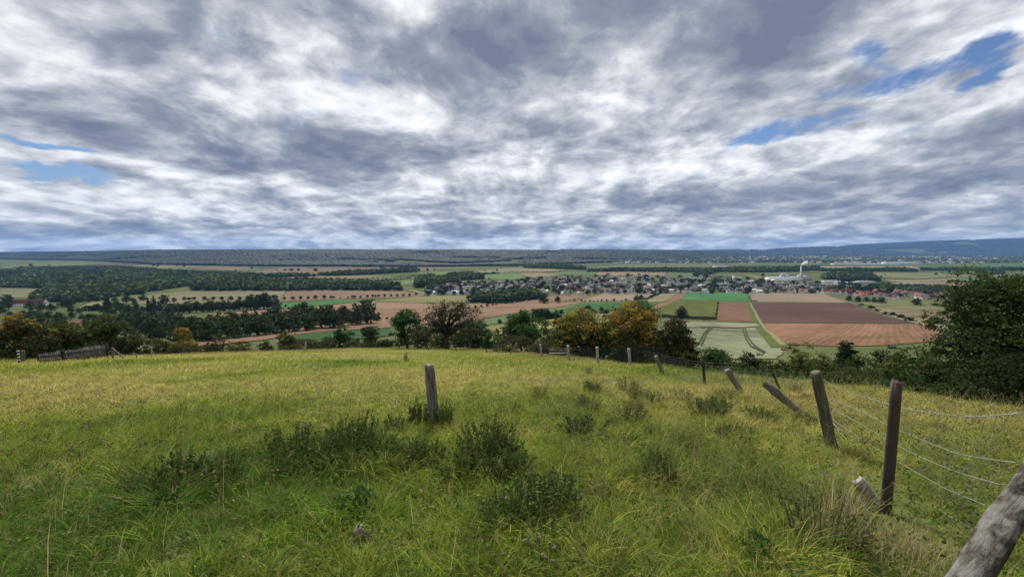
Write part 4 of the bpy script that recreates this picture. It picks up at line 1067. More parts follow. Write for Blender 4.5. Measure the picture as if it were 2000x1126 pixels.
mb = MB(); mb.tube([(0, 0, -1), (0, 0, 20), (0, 0, 46)], [2.6, 2.1, 1.6], 14); mb.tube([(0, 0, 44.5), (0, 0, 46.3)], [1.9, 1.9], 14)
chm = obj('chimney', mb.mesh('chimney', [M_WHITE], smooth_sh=True), loc=bc)
tag(chm, 'tall slim white factory chimney giving off a white plume', 'chimney')
def plume():
    m, nt, out = newmat('steam')
    v = N(nt, 'ShaderNodeVolumePrincipled', inp={'Color': (1, 1, 1, 1), 'Density': 0.4, 'Anisotropy': 0.2})
    nt.links.new(v.outputs[0], out.inputs['Volume'])
    rng = np.random.RandomState(3); mb = MB()
    me = bpy.data.meshes.new('smoke')
    import bmesh
    bm = bmesh.new()
    bmesh.ops.create_icosphere(bm, subdivisions=4, radius=1)
    for q in bm.verts:
        t = (q.co.x + 1) / 2
        r = 1.6 + 5.2 * t ** .7
        lump = .75 + .5 * (vnoise(np.array([q.co.x * 4.1 + q.co.z * 3]), np.array([q.co.y * 3.7 + q.co.z * 2.3]), 5)[0])
        q.co = Vector((t * 23 - 2, q.co.y * r * lump, 1 + 9.5 * t ** .6 + q.co.z * r * lump))
    bm.to_mesh(me); bm.free()
    me.materials.append(m)
    o = obj('smoke', me, loc=bc + Vector((0, 0, 47)))
    tag(o, 'white smoke plume drifting right from the chimney', 'smoke', None, 'stuff')
plume()
# long pale halls further out
for px, py, w, h, wm, lab in [(1690, 517, 430, 8, M_WHITE, 'very long low white hall on the valley floor beyond the fields'), (1760, 515.5, 240, 14, M_WHITE, 'long white hall right behind the very long low one'),
                              (1495, 524, 70, 8, M_WHITE, 'small white hall before the dark woods'), (1410, 521.5, 90, 6, M_WHITE, 'low white shed by the far green field'),
                              (1655, 556, 60, 7, M_GREYW, 'grey flat hall behind the red roofs, left one'), (1770, 558.5, 95, 6, M_METAL, 'long grey roofed barn behind the dark grove'), (1690, 553, 46, 6, M_CREAM, 'cream flat hall beside the plantation'), (1623, 552, 50, 6, M_WHITE, 'white flat hall beside the factory yard'),
                              (902, 574, 44, 6, M_WHITE, 'white flat barn at the left village end, nearest the stubble'), (922, 575, 36, 5, M_METAL, 'grey low shed beside the white flat barn')]:
    b = gp(px, py, 300)
    r = empty('hall', b, .03)
    shed('wall', (0, 0, 0), (w, min(w * .4, 45), h), r, M_METAL if wm is not M_METAL else M_GREYW, wm)
    tag(r, lab, 'hall')

# houses too many to count: the distant town, and the small houses packed between the village's own
def small_houses(name, spots, label, cat, rng, k0=1.0):
    V = []; F4 = []; F3 = []; C = []; n = 0
    for X, Y, z in spots:
        w = (12 + 16 * rng.rand()) * k0; d = (10 + 6 * rng.rand()) * k0; h = (5 + 4 * rng.rand()) * k0; r = h + 4 * k0
        if k0 == 1 and rng.rand() < .08: w *= 4; d *= 2; r = h + 1.5
        a = rng.rand() * 3.14; ca, sa = math.cos(a), math.sin(a)
        p = [(-w, -d, -1), (w, -d, -1), (w, d, -1), (-w, d, -1), (-w, -d, h * 2), (w, -d, h * 2), (w, d, h * 2), (-w, d, h * 2), (-w, 0, r * 2), (w, 0, r * 2)]
        rr = [(-w, -d, h * 2), (w, -d, h * 2), (w, d, h * 2), (-w, d, h * 2), (-w, 0, r * 2 + .2), (w, 0, r * 2 + .2)]
        for q in p + rr: V.append((X + (q[0] * ca - q[1] * sa) / 2, Y + (q[0] * sa + q[1] * ca) / 2, z + q[2] / 2))
        wc = [(.78, .77, .75), (.6, .55, .48), (.7, .69, .67)][rng.randint(3)]; rc = [(.07, .073, .08), (.12, .075, .06), (.18, .08, .065), (.45, .45, .46)][rng.choice(4, p=[.4, .35, .13, .12])]
        C += [wc] * 10 + [rc] * 6
        F4 += [(n, n + 1, n + 5, n + 4), (n + 1, n + 2, n + 6, n + 5), (n + 2, n + 3, n + 7, n + 6), (n + 3, n, n + 4, n + 7), (n + 10, n + 11, n + 15, n + 14), (n + 12, n + 13, n + 14, n + 15)]
        F3 += [(n + 5, n + 6, n + 9), (n + 7, n + 4, n + 8)]
        n += 16
    o = obj(name, mesh_from(name, V, [np.array(F4), np.array(F3)], [M_FARH], col=C))
    tag(o, label, cat, None, 'stuff')
M_FARH = leafmat('far_plaster', 0.0)
def dtown():
    rng = np.random.RandomState(9); S = []
    for i in range(1500):
        u = rng.uniform(.25, 1.5); yp = rng.uniform(499.5, 513.5)
        Y = 96.5 * 800 / (yp - 488); X = u * Y
        if fbm(np.array([X / 300.]), np.array([Y / 420.]), 55)[0] < .42: continue
        S.append((X, Y, hz(X, Y)))
    small_houses('distant_town', S, 'far town of tiny pale buildings below the blue ridge', 'town', rng)
    S = []; t = 0
    while len(S) < 230 and t < 8000:
        t += 1
        px = rng.uniform(835, 1660)
        a = np.interp(px, *zip(*TOWN_TOP)) - 1; b = np.interp(px, *zip(*TOWN_BOT)); py = a + (b - a) * rng.rand()
        if 920 < px < 1055 and py > np.interp(px, [920, 965, 1055], [579, 571, 575]): continue
        if 1475 < px < 1600 and py < 556: continue
        if 1440 < px < 1535 and 534 < py < np.interp(px, [1440, 1535], [540, 558]): continue
        if any(abs(h[0] - px) < 4.5 and abs(h[1] - py) < 1.5 for h in houses): continue
        g = gp(px, py, 300); S.append((g.x, g.y, g.z))
    small_houses('village_houses', S, 'small houses and sheds packed between the larger village houses', 'houses', rng, .62)
dtown()

# village trees: a hundred individuals, the rest as one mass
vt = []
while len(vt) < 450:
    px = rng.uniform(835, 1880)
    t = np.interp(px, [p[0] for p in TOWN_TOP] + [1880], [p[1] for p in TOWN_TOP] + [572]); bt = np.interp(px, [p[0] for p in TOWN_BOT] + [1880], [p[1] for p in TOWN_BOT] + [588])
    py = t - 1 + (bt - t + 1.5) * rng.rand()
    if 920 < px < 1055 and py > np.interp(px, [920, 965, 1055], [579, 571, 575]): continue
    if 1440 < px < 1535 and 534 < py < np.interp(px, [1440, 1535], [540, 558]): continue
    if any(abs(h[0] - px) < 4 and -3.5 < py - h[1] < 1.8 for h in houses): 
        if rng.rand() < .8: continue
    vt.append((px, py))
vt.sort(key=lambda p: -p[1])
ind = sorted(vt[:60])
for i, (px, py) in enumerate(ind):
    w = 'leftmost' if i == 0 else ('rightmost' if i == len(ind) - 1 else ordn(i) + ' from the left')
    vplant('garden_tree', ('far', i % 3), px, py, 7 + 5 * rng.rand(), w + ' garden tree along the near edge of the village', 'tree', 'garden trees along the village edge', 1.0)
P = [gp(px, py, 300) for px, py in vt[60:]]
X = np.array([p.x for p in P]); Y = np.array([p.y for p in P]); hs = 7 + 6 * rng.rand(len(X))
scatter('village_trees', X, Y, hs, hs * 1.3, tree_cols(X, Y, seed=12), BT, M_FAR, 'stuff', 'dark garden trees between the village houses', 'trees')

# heap on the field corner
b = gp(1472, 588, 200)
mb = MB(); rngh = np.random.RandomState(2)
for k in range(9):
    c = np.array([(k - 4) * 1.3 + rngh.normal() * .3, rngh.normal() * .6, 0])
    vv = [c + np.array([math.cos(a) * 1.7, math.sin(a) * 1.7, -.2]) for a in np.linspace(0, 5.24, 6)] + [c + np.array([math.cos(a + .3) * .9, math.sin(a + .3) * .9, 1.3 + rngh.rand() * .5]) for a in np.linspace(0, 5.24, 6)] + [c + np.array([0, 0, 1.9 + rngh.rand() * .5])]
    mb.add(vv, [(q, (q + 1) % 6, 6 + (q + 1) % 6, 6 + q) for q in range(6)]); mb.add(vv, [(6 + q, 6 + (q + 1) % 6, 12) for q in range(6)])
o = obj('manure_heap', mb.mesh('manure_heap', [simple('heap_soil', (.07, .045, .04), (.2, .14, .12), (2, 2, 2))]), loc=b); o.scale = (1.1, 1.1, 1.1)
tag(o, 'dark low heap at the corner of the tan stubble field', 'heap')

# ------------------------------------------------------------------ fence posts
def post(name, p0, p1, r0, r1, mat, label, cat='post', group=None, n=9, rings=9, seed=1, bend=0.0, slant=0.0, sink=.35, rough=.1, square=0.0, depth_top=0.0, Y=None):
    a = gp(p0[0], p0[1], 0) if Y is None else at(p0[0], p0[1], Y)
    t = at(p1[0], p1[1], a.y + depth_top)
    d = t - a; L = d.length
    rng = np.random.RandomState(seed)
    V = []
    ph = rng.rand(n) * .5 + .75
    for i in range(rings + 1):
        f = i / rings; z = -sink + (L + sink) * f
        r = r0 + (r1 - r0) * f
        for k in range(n):
            an = 2 * math.pi * k / n
            rr = r * (1 + rough * (rng.rand() - .5)) * (1 - square * (1 - abs(math.cos(2 * an)) ) * .2) * (.9 + .1 * ph[k])
            zz = z + (slant * math.cos(an) * r + rng.normal() * .01 if i == rings else 0)
            V.append((math.cos(an) * rr + bend * L * math.sin(math.pi * f), math.sin(an) * rr, zz))
    F = [(i * n + k, i * n + (k + 1) % n, (i + 1) * n + (k + 1) % n, (i + 1) * n + k) for i in range(rings) for k in range(n)]
    c = len(V)
    V.append((0, 0, L - .012)); T = [(rings * n + k, rings * n + (k + 1) % n, c) for k in range(n)]
    o = obj(name, mesh_from(name, V, [np.array(F), np.array(T)], [mat]), loc=a)
    o.rotation_mode = 'QUATERNION'; o.rotation_quaternion = d.normalized().to_track_quat('Z', 'Y')
    tag(o, label, cat, group)
    return o, a, t

post('wooden_post', (848, 838), (838, 712), .105, .085, M_WOOD, 'thick weathered wooden post standing alone in the middle of the meadow', seed=3, bend=-.03, n=12, rings=16, rough=.14)
G = 'posts of the wire fence'
post('wooden_post', (1624, 872), (1593, 726), .085, .07, M_WOODG, 'lichen green wooden post with flat cut top left of the rusty pipe', group=G, seed=4, square=.9, n=12, rings=14)
post('metal_post', (1730, 1000), (1752, 745), .042, .04, M_RUST, 'dark rusty iron pipe post in the wire fence', group=G, n=14, rough=.02, sink=.3)
post('wooden_post', (1566, 808), (1494, 748), .07, .085, M_WOOD, 'split grey wooden post leaning over far to the left', group=G, seed=6, slant=.9, rough=.3, n=10)
post('wooden_post', (1524, 762), (1509, 727), .04, .03, M_WOODD, 'thin dark post behind the split leaning post', group=G, seed=7, rough=.2)
post('wooden_post', (1448, 766), (1420, 722), .09, .085, M_WOOD, 'short grey post leaning left beside the bracken', group=G, seed=8, rough=.2)
post('wooden_post', (1377, 752), (1372, 702), .05, .045, M_WOODD, 'dark thin upright post in front of the dark green bush', group=G, seed=9, rough=.2)
post('wooden_post', (1294, 728), (1281, 695), .09, .085, M_WOOD, 'grey post leaning left under the brownish tree', group=G, seed=10, rough=.2)
post('wooden_post', (1231, 714), (1228, 680), .09, .085, M_PALE, 'upright pale grey post below the orange-topped tree', group=G, seed=11, rough=.15)
post('wooden_post', (1168, 710), (1166, 677), .1, .095, M_PALE, 'upright pale grey post between golden and orange trees', group=G, seed=12, rough=.15)
post('wooden_post', (1111, 702), (1109, 674), .11, .1, M_PALE, 'knotty pale grey post at the right end of the plank bench', group=G, seed=13, rough=.25)
post('wooden_post', (1058, 697), (1055, 672), .1, .1, M_PALE, 'pale grey post just left of the plank bench', group=G, seed=14, rough=.15)
post('wooden_post', (1011, 690), (1009, 674), .08, .075, M_WOOD, 'short post crossed by the slanting strut', group=G, seed=15)
post('strut', (996, 692), (1009, 669), .07, .06, M_WOOD, 'slanting wooden strut propping the short fence post', 'strut', group=G, seed=16)
post('wooden_post', (951, 688), (948, 679), .06, .06, M_WOODD, 'small dark post right of the gnarled tree trunk', group=G, seed=17)
post('wooden_post', (892, 685), (887, 674), .06, .06, M_WOODD, 'dark tilted post beside the gnarled tree trunk', group=G, seed=18)
post('wooden_post', (838, 684), (832, 670), .07, .07, M_WOODD, 'dark tilted post left of the gnarled tree trunk', group=G, seed=19)
post('wooden_post', (779, 681), (784, 664), .08, .07, M_WOODD, 'dark post leaning right below the green leafy tree', group=G, seed=20)
post('wooden_post', (723, 681), (721, 669), .09, .085, M_WOODD, 'dark upright post below the dark olive tree', group=G, seed=21)
post('wooden_post', (657, 682), (653, 671), .08, .08, M_WOODD, 'dark post leaning left below the small green tree', group=G, seed=22)
post('wooden_post', (596, 685), (597, 667), .13, .11, M_PALE, 'pale grey post in the left part of the meadow edge', group=G, seed=23)
post('wooden_post', (531, 686), (529, 673), .06, .06, M_WOODD, 'thin dark post below the round olive bush', group=G, seed=24)
post('wooden_post', (446, 688), (446, 678), .06, .06, M_WOODD, 'thin dark post right of the bare twiggy bush', group=G, seed=25)
post('wooden_post', (296, 697), (296, 676), .06, .055, M_PALE, 'slim whitish post left of the golden yellow tree', group=G, seed=26)
post('wooden_post', (266, 699), (267, 691), .05, .04, M_WOOD, 'short broken stake left of the slim whitish post', group=G, seed=27)
post('wooden_post', (221, 700), (219, 679), .08, .075, M_WOOD, 'pale post at the right end of the paling fence', group=G, seed=28)
post('strut', (243, 700), (222, 682), .07, .06, M_WOOD, 'slanting strut leaning on the pale post by the paling fence', 'strut', group=G, seed=29)
post('wooden_post', (45, 709), (44, 684), .1, .1, M_WOODG, 'brown post right beside the black and white striped pole', group=G, seed=30)
post('wooden_post', (76, 708), (76, 692), .09, .09, M_WOODD, 'dark gate post at the left end of the paling fence', group=G, seed=31)

# striped pole
a = gp(38, 711, 0); L = (at(38, 684, a.y) - a).length
sp_ = empty('striped_pole', a)
mb = MB(); mb.tube([(0, 0, -.3), (0, 0, L)], .055, 12); obj('pole', mb.mesh('pole', [M_BLACK], smooth_sh=True), sp_)
for k in range(5):
    mb = MB(); z = L * (.06 + k * .215); mb.tube([(0, 0, z), (0, 0, z + L * .07)], .062, 12); obj('band', mb.mesh('band', [M_WHITE], smooth_sh=True), sp_)
tag(sp_, 'black and white striped pole at the left meadow corner', 'pole')

# paling fence
def paling():
    A = gp(80, 710, 0); B = gp(208, 698, 0)
    r = empty('paling_fence', A)
    d = B - A; n = 44
    def top(f): return .6 + .55 * f
    for part, (f0, f1) in enumerate([(0, .235), (.265, 1)]):
        mb = MB(); k0, k1 = int(f0 * n), int(f1 * n)
        for k in range(k0, k1 + 1):
            f = k / n; p = A.lerp(B, f); z0 = hz(p.x, p.y); h = top(f) * (1 + random.uniform(-.05, .05)); q = p - A
            mb.box((q.x, q.y - .04, z0 - A.z + h / 2 - .02), (.13, .03, h + .1), 0, random.uniform(-.2, .2) + math.atan2(d.y, d.x))
        obj('paling_panel', mb.mesh('paling_panel', [M_WOODP]), r)
        mb = MB()
        for hf in (.3, .75):
            q0, q1 = A.lerp(B, f0), A.lerp(B, f1)
            mb.tube([(q0.x - A.x, q0.y - A.y + .02, hz(q0.x, q0.y) - A.z + top(f0) * hf), (q1.x - A.x, q1.y - A.y + .02, hz(q1.x, q1.y) - A.z + top(f1) * hf)], .035, 6)
        obj('rail', mb.mesh('rail', [M_WOODD]), r)
    for f in (.25, 1.0):
        q = A.lerp(B, f); mb = MB(); mb.tube([(q.x - A.x, q.y - A.y + .1, hz(q.x, q.y) - A.z - .3), (q.x - A.x, q.y - A.y + .1, hz(q.x, q.y) - A.z + top(f) + .12)], .08, 9, jit=.1)
        obj('post', mb.mesh('post', [M_WOODD]), r)
    tag(r, 'grey paling fence of rough upright boards at the left meadow corner', 'fence')
paling()

# plank bench by the grey post, and one under the trees
def bench(px, py, Y, w, label, rz=0.05):
    b = base_at(px, Y); zt = top_z(py, Y)
    h = max(zt - b.z, .5)
    r = empty('bench', b, rz)
    mb = MB(); mb.box((0, -.1, h - .03), (w, .13, .05)); mb.box((0, .08, h - .03), (w, .13, .05)); obj('seat', mb.mesh('seat', [M_PALE]), r)
    for s in (-1, 1):
        mb = MB(); mb.box((s * w * .38, 0, (h - .06) / 2 - .15), (.12, .28, h - .06 + .3)); obj('leg', mb.mesh('leg', [M_WOODD]), r)
    mb = MB(); mb.box((0, .21, h + .22), (w, .04, .14)); 
    for s in (-1, 1): mb.box((s * w * .38, .245, h), (.06, .03, .72))
    obj('backrest', mb.mesh('backrest', [M_WOOD]), r)
    tag(r, label, 'bench')
bench(1091, 692, 40, 1.75, 'pale plank bench behind the fence between two grey posts')
bench(822, 669, 74, 2.2, 'small pale plank bench in the shade under the green leafy tree')

# leaning split trunk in the bottom right corner
def corner_post():
    a = at(1858, 1200, 1.42); t = at(2118, 800, 1.72)
    d = t - a
    for _ in range(60):
        if a.z < hz(a.x, a.y) - .15: break
        a = a - d * .04
    d = t - a; L = d.length; n, rings = 22, 70
    rng = np.random.RandomState(8)
    V = []
    for i in range(rings + 1):
        f = i / rings
        for k in range(n):
            an = 2 * math.pi * k / n
            rr = .058 * (1 + .06 * math.sin(3 * an + 3.6 * f) + .05 * math.sin(7 * an + 8 * f)) + .011 * (vnoise(np.array([f * 17 + math.cos(an) * 2.2]), np.array([math.sin(an) * 2.2]), 4)[0] - .5)
            if math.sin(an) < -.25: rr *= .80
            V.append((math.cos(an) * rr * 1.1, math.sin(an) * rr, f * L))
    F = [(i * n + k, i * n + (k + 1) % n, (i + 1) * n + (k + 1) % n, (i + 1) * n + k) for i in range(rings) for k in range(n)]
    m, nt, out = newmat('split_trunk')
    tc = N(nt, 'ShaderNodeTexCoord'); mp = N(nt, 'ShaderNodeMapping', inp={'Scale': (26, 26, 5)})
    nt.links.new(tc.outputs['Object'], mp.inputs['Vector'])
    n1 = N(nt, 'ShaderNodeTexNoise', inp={'Scale': 1.0, 'Detail': 9.0, 'Roughness': .7, 'Distortion': .6}); nt.links.new(mp.outputs[0], n1.inputs['Vector'])
    n2 = N(nt, 'ShaderNodeTexNoise', inp={'Scale': 13.0, 'Detail': 7.0, 'Roughness': .65}); nt.links.new(tc.outputs['Object'], n2.inputs['Vector'])
    ad = N(nt, 'ShaderNodeMath', operation='MULTIPLY_ADD', inp={1: .6}); nt.links.new(n2.outputs['Fac'], ad.inputs[0])
    s2 = N(nt, 'ShaderNodeMath', operation='MULTIPLY', inp={1: .4}); nt.links.new(n1.outputs['Fac'], s2.inputs[0]); nt.links.new(s2.outputs[0], ad.inputs[2])
    c = ramp(nt, [(.38, (.014, .011, .009)), (.45, (.085, .07, .055)), (.52, (.2, .185, .16)), (.66, (.35, .335, .305))], ad.outputs[0])
    p = N(nt, 'ShaderNodeBsdfPrincipled', inp={'Roughness': .85, 'Specular IOR Level': .2}); nt.links.new(c, p.inputs['Base Color'])
    bp = N(nt, 'ShaderNodeBump', inp={'Strength': 1.0, 'Distance': .03}); nt.links.new(n1.outputs['Fac'], bp.inputs['Height']); nt.links.new(bp.outputs[0], p.inputs['Normal'])
    nt.links.new(p.outputs[0], out.inputs['Surface'])
    q = d.normalized().to_track_quat('Z', 'Y')
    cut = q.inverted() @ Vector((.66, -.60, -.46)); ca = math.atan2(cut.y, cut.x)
    for i, v in enumerate(V):   # the split side: the round is cut away there
        dd = v[0] * math.cos(ca) + v[1] * math.sin(ca); lim = .022 + .012 * (vnoise(np.array([v[2] * 14]), np.array([math.atan2(v[1], v[0]) * 3]), 12)[0] - .5)
        if dd > lim: V[i] = (v[0] - (dd - lim) * math.cos(ca), v[1] - (dd - lim) * math.sin(ca), v[2])
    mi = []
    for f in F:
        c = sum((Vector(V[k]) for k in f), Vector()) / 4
        mi.append(1 if c.x * math.cos(ca) + c.y * math.sin(ca) > .013 else 0)  # split side gets darker wood, with its underside shade put into that colour
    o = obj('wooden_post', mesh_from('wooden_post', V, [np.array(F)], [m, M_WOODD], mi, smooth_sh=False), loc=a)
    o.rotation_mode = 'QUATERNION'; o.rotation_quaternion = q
    tag(o, 'thick bleached and peeling trunk leaning out of the bottom right corner', 'post')
corner_post()

# short pale log by the pipe
post('log', (1706, 980), (1675, 936), .058, .056, M_PALE, 'short pale sawn log stub in the straw left of the pipe', 'log', seed=40, n=12, sink=.25, rough=.06, slant=.5)
post('branch', (66, 1004), (12, 982), .014, .006, M_WOODD, 'dark broken stick poking from the grass at the left edge', 'branch', seed=41, sink=.1, n=6, Y=4.35)
post('branch', (350, 1040), (300, 985), .005, .003, M_PALE, 'thin pale dead stem lying in the dark foreground grass', 'branch', seed=42, sink=.1, n=5, Y=3.55)
# stone
a = gp(703, 1052, 0)
import bmesh
bm = bmesh.new(); bmesh.ops.create_icosphere(bm, subdivisions=3, radius=1)
for q in bm.verts:
    q.co *= .85 + .35 * vnoise(np.array([q.co.x * 2.3 + 9 + q.co.z]), np.array([q.co.y * 2.3]), 6)[0]
me = bpy.data.meshes.new('stone'); bm.to_mesh(me); bm.free(); me.materials.append(M_ROCK)
o = obj('stone', me, loc=a + Vector((0, 0, .06))); o.scale = (.055, .05, .06); tag(o, 'small pinkish stone showing through the foreground grass', 'stone')

# ------------------------------------------------------------------ wire
def resample(P, step):
    out = []
    for a, b in zip(P[:-1], P[1:]):
        n = max(1, int((b - a).length / step)); out += [a.lerp(b, k / n) for k in range(n)]
    return out + [P[-1]]
def smoothline(P, step=.12):
    Q = resample(P, step)
    for _ in range(6): Q = [Q[0]] + [(Q[i - 1] + Q[i] * 2 + Q[i + 1]) / 4 for i in range(1, len(Q) - 1)] + [Q[-1]]
    return Q
def wire_near():
    r = empty('wire_fence', gp(1730, 1000, 0)); base = Vector(r.location)
    dp = lambda px: float(np.interp(px, [1430, 1515, 1600, 1740, 1850, 1950, 2000, 2060], [19, 12.5, 7.05, 4.72, 3.35, 2.35, 2.0, 1.7]))
    ST = [[(1515, 736), (1560, 745), (1600, 740)], [(1602, 738), (1625, 752), (1680, 772), (1745, 792), (1800, 803), (1880, 813), (1940, 812), (2000, 805), (2060, 795)],
          [(1608, 772), (1680, 802), (1745, 835), (1800, 858), (1870, 886), (1930, 896), (1985, 903)], [(1612, 790), (1690, 832), (1742, 864), (1800, 893), (1870, 922), (1955, 946)],
          [(1616, 812), (1690, 862), (1738, 892), (1790, 922), (1850, 955), (1925, 986)], [(1620, 840), (1690, 890), (1737, 925), (1790, 965), (1850, 1005), (1895, 1030)],
          [(1626, 862), (1690, 915), (1735, 955), (1790, 1000), (1850, 1045), (1880, 1062)], [(1632, 870), (1690, 940), (1735, 975), (1790, 1030), (1848, 1095)]]
    lines = []
    for i, s in enumerate(ST):
        P = [at(x, y, dp(x)) for x, y in s]; lines.append(smoothline(P, .08))
    for i, Q in enumerate(lines):
        mb = MB(); mb.tube([q - base for q in Q], .0026 if i else .003, 5, cap=False)
        if i == 1 or i == 0:
            for j in range(2, len(Q) - 1, 2):
                t = (Q[j + 1] - Q[j - 1]).normalized()
                for s in (-1, 1):
                    e = Vector((random.uniform(-1, 1), random.uniform(-1, 1), random.uniform(-1, 1))).normalized() * .016
                    mb.tube([Q[j] - base - e, Q[j] - base + e], .0018, 4, cap=False)
        obj('barbed_wire' if i < 2 else 'strand', mb.mesh('strand', [M_WIRE]), r)
    # stay wires between neighbouring strands
    mb = MB()
    for i in range(0, len(lines) - 1):
        if i == 0: continue
        A, B = lines[i], lines[i + 1]
        n = 26
        for k in range(n):
            f = (k + .5) / n + random.uniform(-.008, .008)
            a = A[min(int(f * (len(A) - 1)), len(A) - 1)]; b = B[min(int(min(f * .97 + .01, 1) * (len(B) - 1)), len(B) - 1)]
            if (a - b).length > .75: continue
            m = a.lerp(b, .5) + Vector((random.uniform(-.03, .03), random.uniform(-.03, .03), random.uniform(-.02, .02)))
            Q = smoothline([a, m, b], .05)
            mb.tube([q - base for q in Q], .0021, 4, cap=False)
    obj('stay_wire', mb.mesh('stay_wire', [M_WIRE]), r)
    # crumpled bottom bundle from the green post down to the pipe
    for k in range(7):
        mb = MB()
        P = [at(1597 + k * 2, 780 + k * 9, 7.0), at(1628 + k * 4, 826 + k * 5, 6.4), at(1668 + k * 5, 878 + k * 3, 5.6), at(1712 + k * 4, 920 + k * 4, 5.0), at(1738 + k * 3, 945 + k * 3, 4.68), at(1800, 1010 + k * 6, 3.95)]
        P = [p + Vector((random.uniform(-.03, .03), random.uniform(-.03, .03), random.uniform(-.02, .02))) for p in P]
        mb.tube([q - base for q in smoothline(P, .08)], .002, 4, cap=False)
        obj('loose_strand', mb.mesh('loose_strand', [M_WIRE]), r)
    tag(r, 'sagging galvanised wire netting with barbed top strand round the rusty pipe', 'wire fence')
wire_near()

def netting(pts, h0, rows, label, rad=.004, dx=.22):
    """pts: ground pixels of posts with top height"""
    P = [gp(x, y, 0) for x, y in pts]
    r = empty('wire_fence', P[0]); b0 = P[0]
    Q = resample(P, .6)
    mb = MB()
    for k in range(rows + 1):
        z = h0 * (.08 + .92 * k / rows)
        mb.tube([(q.x - b0.x, q.y - b0.y, hz(q.x, q.y) - b0.z + z) for q in Q], rad, 4, cap=False)
    obj('strand', mb.mesh('strand', [M_WIRED]), r)
    mb = MB()
    for q in resample(P, dx):
        g = hz(q.x, q.y) - b0.z
        mb.tube([(q.x - b0.x, q.y - b0.y, g + h0 * .08), (q.x - b0.x, q.y - b0.y, g + h0)], rad * .8, 3, cap=False)
    obj('stay_wire', mb.mesh('stay_wire', [M_WIRED]), r)
    tag(r, label, 'wire fence')
netting([(1111, 702), (1168, 710), (1231, 714), (1294, 728)], 1.12, 9, 'square wire netting strung between the pale grey posts before the orange tree', .0021, .3)
netting([(1294, 728), (1377, 752), (1448, 766)], .85, 7, 'slack wire netting between the leaning grey posts and thin dark post', .003)
netting([(1448, 766), (1524, 790), (1566, 808)], .6, 4, 'sagging low wires leading to the split leaning post', .003)
netting([(951, 688), (1011, 690), (1058, 697), (1111, 702)], .85, 3, 'few plain wires between the strut post and plank bench', .004, 1.2)

